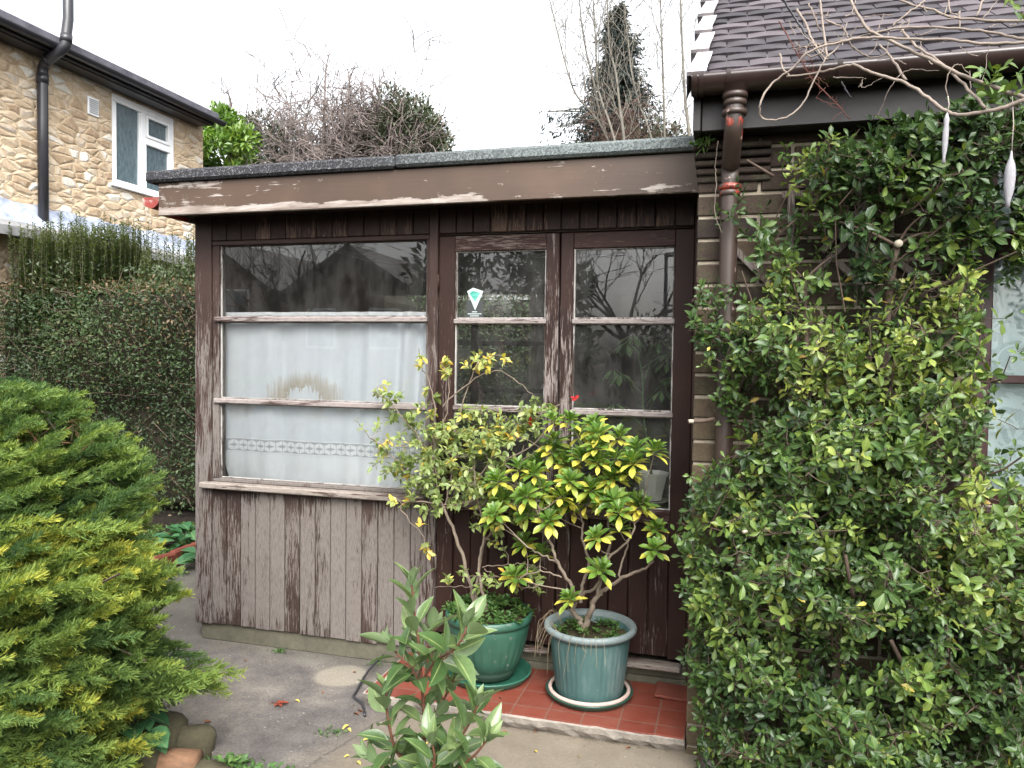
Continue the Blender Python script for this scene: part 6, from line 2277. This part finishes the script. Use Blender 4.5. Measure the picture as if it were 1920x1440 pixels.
# trellis behind the shrub
M['trellis'] = m_wood('grey trellis', (.05, .033, .026), (.19, .165, .15), False)
g = MB()
for (a, b) in (((1455, 590), (1500, 540)), ((1570, 440), (1640, 365)), ((1680, 490), (1780, 560)), ((1640, 600), (1760, 500)), ((1450, 650), (1540, 740)), ((1600, 520), (1700, 620)), ((1700, 600), (1790, 520)), ((1380, 470), (1470, 560)), ((1540, 760), (1640, 660)), ((1560, 480), (1640, 400)), ((1410, 720), (1500, 630))):
    p_, q = P(*a, YH - .02), P(*b, YH - .02)
    v_ = q - p_
    L_ = np.linalg.norm(v_)
    ang = math.atan2(v_[2], v_[0])
    s = 1 if v_[2] > 0 else 0
    Mx = Matrix.Translation(Vector(p_)) @ Matrix.Rotation(-ang, 4, 'Y')
    g.box(-.08, L_ + .08, -.006 + .013 * s, .006 + .013 * s, -.013, .013, .002, (.5, float(rng.random()), 0), Mx)
for zz in (1.02, 2.2):
    g.box(.34, 1.0, YH - .033, YH - .027, zz, zz + .026, .002)
for xx in (.36, .96):
    g.box(xx, xx + .026, YH - .040, YH - .0335, .95, 2.25, .002)
o = g.build('trellis', M['trellis'])
tag(o, 'grey diagonal wooden trellis on the brick wall behind the evergreen shrub', 'trellis')
rebase(o, (.66, YH - .02, 1.0))

# ---------------------------------------------------------------- bare climber over the roof
M['climber'] = m_plain('tan climber stems', (.19, .155, .13), .75, .3, 10, .25, .3)
Z7 = lambda x, y: (1260 + x / 2.8803, y / 2.8803)
e = empty('bare_climber', tuple(P(1925, 190, -.95)), 'leafless tan climber with looping stems sprawling over the gutter and tiles', 'climber')
g = MB()


def vine(pts, Y0, Y1, r0, r1, n=8):
    pp = [P(*Z7(a, b), Y0 + (Y1 - Y0) * i / (len(pts) - 1) + rng.normal(0, .008)) for i, (a, b) in enumerate(pts)]
    s_ = smooth_path(pp, 6)
    s_ = [q + rng.normal(0, .0012, 3) for q in s_]
    g.tube(s_, list(np.linspace(r0 * .82, r1 * .82, len(s_))), n)


vine([(2020, 480), (1901, 540), (1750, 590), (1580, 620), (1480, 600), (1380, 530), (1260, 450), (1100, 400), (980, 350), (880, 370), (800, 390), (620, 415)], -1.0, -.80, .0085, .004)
vine([(2040, 560), (1901, 525), (1650, 440), (1450, 350), (1280, 270), (1120, 190), (1050, 150), (960, 0), (930, -60)], -.98, -.78, .008, .005)
vine([(2040, 232), (1901, 230), (1700, 235), (1480, 215), (1250, 210), (1060, 205), (900, 230), (740, 280), (640, 380), (540, 450), (475, 560), (490, 640), (600, 640), (700, 570), (760, 450), (830, 310)], -.95, -.86, .006, .003)
vine([(2040, 235), (1901, 215), (1700, 170), (1450, 150), (1200, 155), (1000, 200), (850, 230), (790, 240), (640, 265)], -.92, -.75, .006, .0025)
vine([(1690, 580), (1600, 480), (1450, 340), (1320, 250), (1230, 145)], -.99, -.8, .006, .005)
vine([(1260, 430), (1190, 320), (1120, 240)], -.88, -.78, .006, .004)
vine([(2040, 130), (1901, 115), (1700, 110), (1500, 90), (1400, 50), (1260, 10), (1180, -40)], -.85, -.72, .006, .004)
vine([(830, 310), (900, 250), (950, 120)], -.85, -.75, .004, .002)
vine([(835, 310), (820, 180), (800, 0), (795, -40)], -.85, -.7, .005, .004)
vine([(670, 50), (720, 120), (750, 200), (800, 290), (840, 320)], -.72, -.85, .005, .004)
vine([(580, 290), (600, 370), (640, 415)], -.75, -.78, .004, .004)
vine([(740, 20), (770, 90), (800, 170)], -.72, -.75, .003, .003)
vine([(830, 110), (920, 150), (950, 200), (980, 260), (1080, 310), (1150, 290), (1170, 230)], -.78, -.82, .004, .002)
vine([(1490, 0), (1500, 60), (1550, 90), (1480, 100)], -.76, -.8, .003, .002)
vine([(1690, -20), (1640, 90)], -.74, -.78, .004, .004)
vine([(1550, 60), (1555, 150)], -.78, -.8, .004, .003)
vine([(1110, 630), (1140, 560), (1180, 470), (1270, 380), (1440, 385)], -.82, -.9, .0022, .0015, 5)
vine([(1490, 530), (1480, 450), (1510, 370), (1550, 350), (1600, 400)], -.97, -.97, .002, .0015, 5)
vine([(1640, 480), (1690, 400), (1700, 300), (1720, 200)], -.9, -.9, .0018, .0012, 5)
vine([(720, 250), (730, 300), (800, 290), (810, 250), (750, 235), (720, 260)], -.84, -.86, .003, .002, 6)
vine([(960, 200), (1000, 150), (1080, 160), (1110, 230), (1060, 300)], -.8, -.82, .0025, .0015, 6)
vine([(1010, 470), (1030, 430), (1020, 470), (1060, 465), (1150, 410)], -.84, -.86, .002, .0012, 5)
vine([(1190, 140), (1260, 80), (1330, 30), (1380, -10)], -.78, -.74, .004, .003)
for i in range(26):
    a = (rng.uniform(650, 1850), rng.uniform(60, 420))
    b = (a[0] + rng.normal(0, 80), a[1] + rng.normal(-30, 60))
    vine([a, ((a[0] + b[0]) / 2 + rng.normal(0, 18), (a[1] + b[1]) / 2 + rng.normal(0, 18)), b], -.84, -.80, .0022, .0012, 4)
vine([(250, 760), (235, 900), (240, 1000), (232, 1040), (235, 1160), (270, 1260)], -.56, -.6, .0016, .0012, 5)
g.build('stem', M['climber'], e)
g = MB()
vine([(575, 110), (620, 190), (700, 330), (760, 430), (850, 520), (960, 645)], -.74, -.74, .0025, .0025, 5)
for i in range(30):
    t = rng.random()
    a = (640 + 300 * t, 230 + 390 * t)
    b = (a[0] + rng.normal(0, 55), a[1] + rng.normal(-5, 40))
    vine([a, ((a[0] + b[0]) / 2, (a[1] + b[1]) / 2 + rng.normal(0, 8)), b], -.74, -.76, .0014, .0009, 3)
g.build('thorny_twig', m_plain('red-brown thorny twig', (.11, .045, .035), .8, .3, 10, .2), e)
fo = Fol()
n_ = 60
for i in range(n_):
    a = (rng.uniform(1790, 1960), rng.uniform(30, 60)) if i < 12 else (rng.uniform(1640, 1940), rng.uniform(370, 520))
    c = P(*Z7(*a), -.97 + rng.normal(0, .03))
    L = rng.uniform(.03, .05)
    fo.leaves(T4o, c[None], rdir(1, (0, -.4, .3)), rdir(1, (0, -.6, .6)), L, L * .42, rng.uniform(.3, .75))
fo.build('young_leaves', M['wall_leaf'], e)
g = MB()
vine([(585, -20), (640, 60), (700, 150), (770, 270), (880, 400), (930, 470), (965, 530)], -.70, -.66, .0042, .0042, 8)
o = g.build('aerial_cable', M['black_pvc'])
tag(o, 'black braided cable hanging down over the tiles and gutter', 'cable')
rebase(o, tuple(P(1520, 60, -.7)))
M['netting'] = m_plain('white net bag', (.26, .255, .27), .8, .12, 60, .2, .6)
M['string'] = m_plain('pale string', (.3, .27, .24), .9, .15, 30, .1)
for (sx_, sy_, ty, by, bx, wd, lab) in ((1490, 520, 610, 882, 1466, .0085, 'empty white net bag hanging higher from the climber, nearest the downpipe'), (1838, 520, 815, 1120, 1812, .015, 'fuller white net bag hanging lower in front of the house window')):
    top = P(*Z7(sx_, sy_), -.98)
    t0 = P(*Z7(sx_ - 4, ty), -.98)
    b0 = P(*Z7(bx, by), -.98)
    pp = [t0 + (b0 - t0) * s_ for s_ in np.linspace(0, 1, 9)]
    g = MB().tube(pp, [.002, .005 if wd > .012 else .008, wd * .8, wd, wd, wd * .95, wd * .8, wd * .45, .006], 10)
    o = g.build('net_bag', M['netting'])
    tag(o, lab, 'net bag')
    rebase(o, tuple(t0))
    MB().tube([top, (top + t0) / 2 + np.array([.004, 0, 0]), t0 + np.array([0, 0, -.004])], .0016, 6).build('string', M['string'], o)
# tuft of moss and grass on the corbel
fo = Fol()
for i in range(45):
    c = P(1320 + rng.normal(0, 9), 272 + rng.normal(0, 3), YH - .05)
    L = rng.uniform(.02, .045)
    fo.leaves(T3e, c[None], rdir(1, (0, -.3, 1.0)), rdir(1), L, L * .2, rng.uniform(.3, 1))
o = fo.build('moss_tuft', M['weed'])
tag(o, 'tuft of grass and moss growing on the stepped brick corbel', 'plant')
rebase(o, tuple(P(1320, 275, YH - .04)))

# ---------------------------------------------------------------- house plants inside the sun room
M['ceramic'] = m_plain('white glazed pot', (.60, .60, .55), .25, .06, 4, .6, .03)
M['house_leaf'] = m_leaf('house plant leaf', [(0, (.05, .10, .04)), (.6, (.10, .17, .07)), (1, (.20, .28, .13))], None, .38, .3)
M['house_leaf_dark'] = m_leaf('dark house plant leaf', [(0, (.016, .04, .022)), (.6, (.03, .07, .034)), (1, (.06, .11, .05))], None, .4, .25)
ZB = .868
g = MB()
g.box(-.60, -.02, .07, .52, ZB - .03, ZB, .004)
for x in (-.58, -.06):
    g.box(x, x + .04, .10, .14, .131, ZB - .031)
    g.box(x, x + .04, .44, .48, .131, ZB - .031)
o = g.build('plant_bench', M['inside'])
tag(o, 'dark wooden bench carrying house plants inside the darker door', 'bench')
rebase(o, (-.3, .3, .131))
pc = P(1222, 930, .30)
cx_, cy_ = float(pc[0]), .30
g = MB()
oct_ = lambda r_, z: [(cx_ + r_ * math.cos(math.pi / 4 * j + .39), cy_ + r_ * math.sin(math.pi / 4 * j + .39), z) for j in range(8)]
prof = [(0.001, ZB + .014), (.052, ZB + .014), (.078, ZB + .135), (.086, ZB + .137), (.088, ZB + .150), (.080, ZB + .152), (.074, ZB + .13), (.001, ZB + .128)]
vs_ = sum([oct_(r_, z) for r_, z in prof], [])
g.add(vs_, [(i * 8 + j, i * 8 + (j + 1) % 8, i * 8 + 8 + (j + 1) % 8, i * 8 + 8 + j) for i in range(7) for j in range(8)])
o = g.build('plant_pot', M['ceramic'])
tag(o, 'white eight-sided ceramic pot on the bench inside the glass', 'plant pot')
rebase(o, (cx_, cy_, ZB + .014))
g = MB().lathe((cx_, cy_, ZB), [(0, 0), (.06, 0), (.085, .012), (.088, .014), (.083, .0145), (.06, .004), (0, .004)], 32)
o = g.build('saucer', M['ceramic'])
tag(o, 'white ceramic saucer under the eight-sided pot inside the glass', 'saucer')
rebase(o, (cx_, cy_, ZB))
e = empty('umbrella_plant', (cx_, cy_, ZB + .13), 'tall house plant with whorls of drooping green leaves seen through the darker door', 'house plant')
g, fo = MB(), Fol()
st_ = [np.array([cx_, cy_, ZB + .12]), P(1207, 780, .32), P(1205, 720, .33), P(1200, 680, .34), P(1188, 640, .34)]
g.tube(smooth_path(st_, 5), list(np.linspace(.006, .003, 21)), 6)
for (a, b, Yy) in (((1207, 770), (1165, 700), .3), ((1206, 755), (1262, 705), .3), ((1204, 690), (1258, 660), .36), ((1195, 660), (1175, 640), .3), ((1204, 700), (1250, 675), .4), ((1207, 790), (1240, 730), .28), ((1207, 800), (1150, 755), .34), ((1190, 645), (1190, 625), .34), ((1206, 740), (1150, 690), .4), ((1205, 720), (1235, 640), .42)):
    p_, q = P(*a, .33), P(*b, Yy)
    g.tube([p_, (p_ + q) / 2 + np.array([0, 0, .008]), q], [.003, .0025, .002], 5)
    nl = 8
    an = np.arange(nl) * 6.283 / nl + rng.random()
    d = np.stack([np.cos(an), np.sin(an) * .9, rng.uniform(-1.0, -.3, nl)], 1)
    L = rng.uniform(.06, .10, nl)
    fo.leaves(T4o, np.repeat(q[None], nl, 0) + d * .012, d, ZU + d * .3, L, L * .38, rng.random(nl))
fo.build('foliage', M['house_leaf'], e)
g.build('stem', M['weed'], e)
for i, (px, py, Yy, lab) in enumerate(((1110, 930, .30, 'terracotta pot on the bench at the meeting edge of the doors'), (1165, 930, .42, 'terracotta pot behind the white pot on the bench'))):
    q = P(px, py, Yy)
    g = MB().lathe((q[0], Yy, ZB), [(0, 0), (.05, 0), (.068, .09), (.076, .09), (.078, .115), (.070, .115), (.066, .1), (0, .1)], 32)
    o = g.build('plant_pot', M['terracotta'])
    tag(o, lab, 'plant pot')
    rebase(o, (q[0], Yy, ZB))
    e = empty('house_plant', (q[0], Yy, ZB + .1), ('bushy dark house plant low in the darker door beside the doors meeting edge', 'dark leafy house plant behind the white pot in the darker door')[i], 'house plant')
    fo = Fol()
    n_ = 90
    an = rng.uniform(0, 6.283, n_)
    d = np.stack([np.cos(an), np.sin(an), rng.uniform(-.2, 1.0, n_)], 1)
    L = rng.uniform(.05, .10, n_)
    pos = np.array([q[0], Yy, ZB + .12]) + unit(d) * rng.uniform(.02, .13, (n_, 1)) * np.array([1.2, .8, 1.1])
    pos[:, 1] = np.maximum(pos[:, 1], .14)
    fo.leaves(T4e, pos, d * np.array([1, .5, 1]), ZU + rng.normal(0, .4, (n_, 3)), L, L * .5, rng.random(n_))
    fo.build('foliage', M['house_leaf_dark'], e)
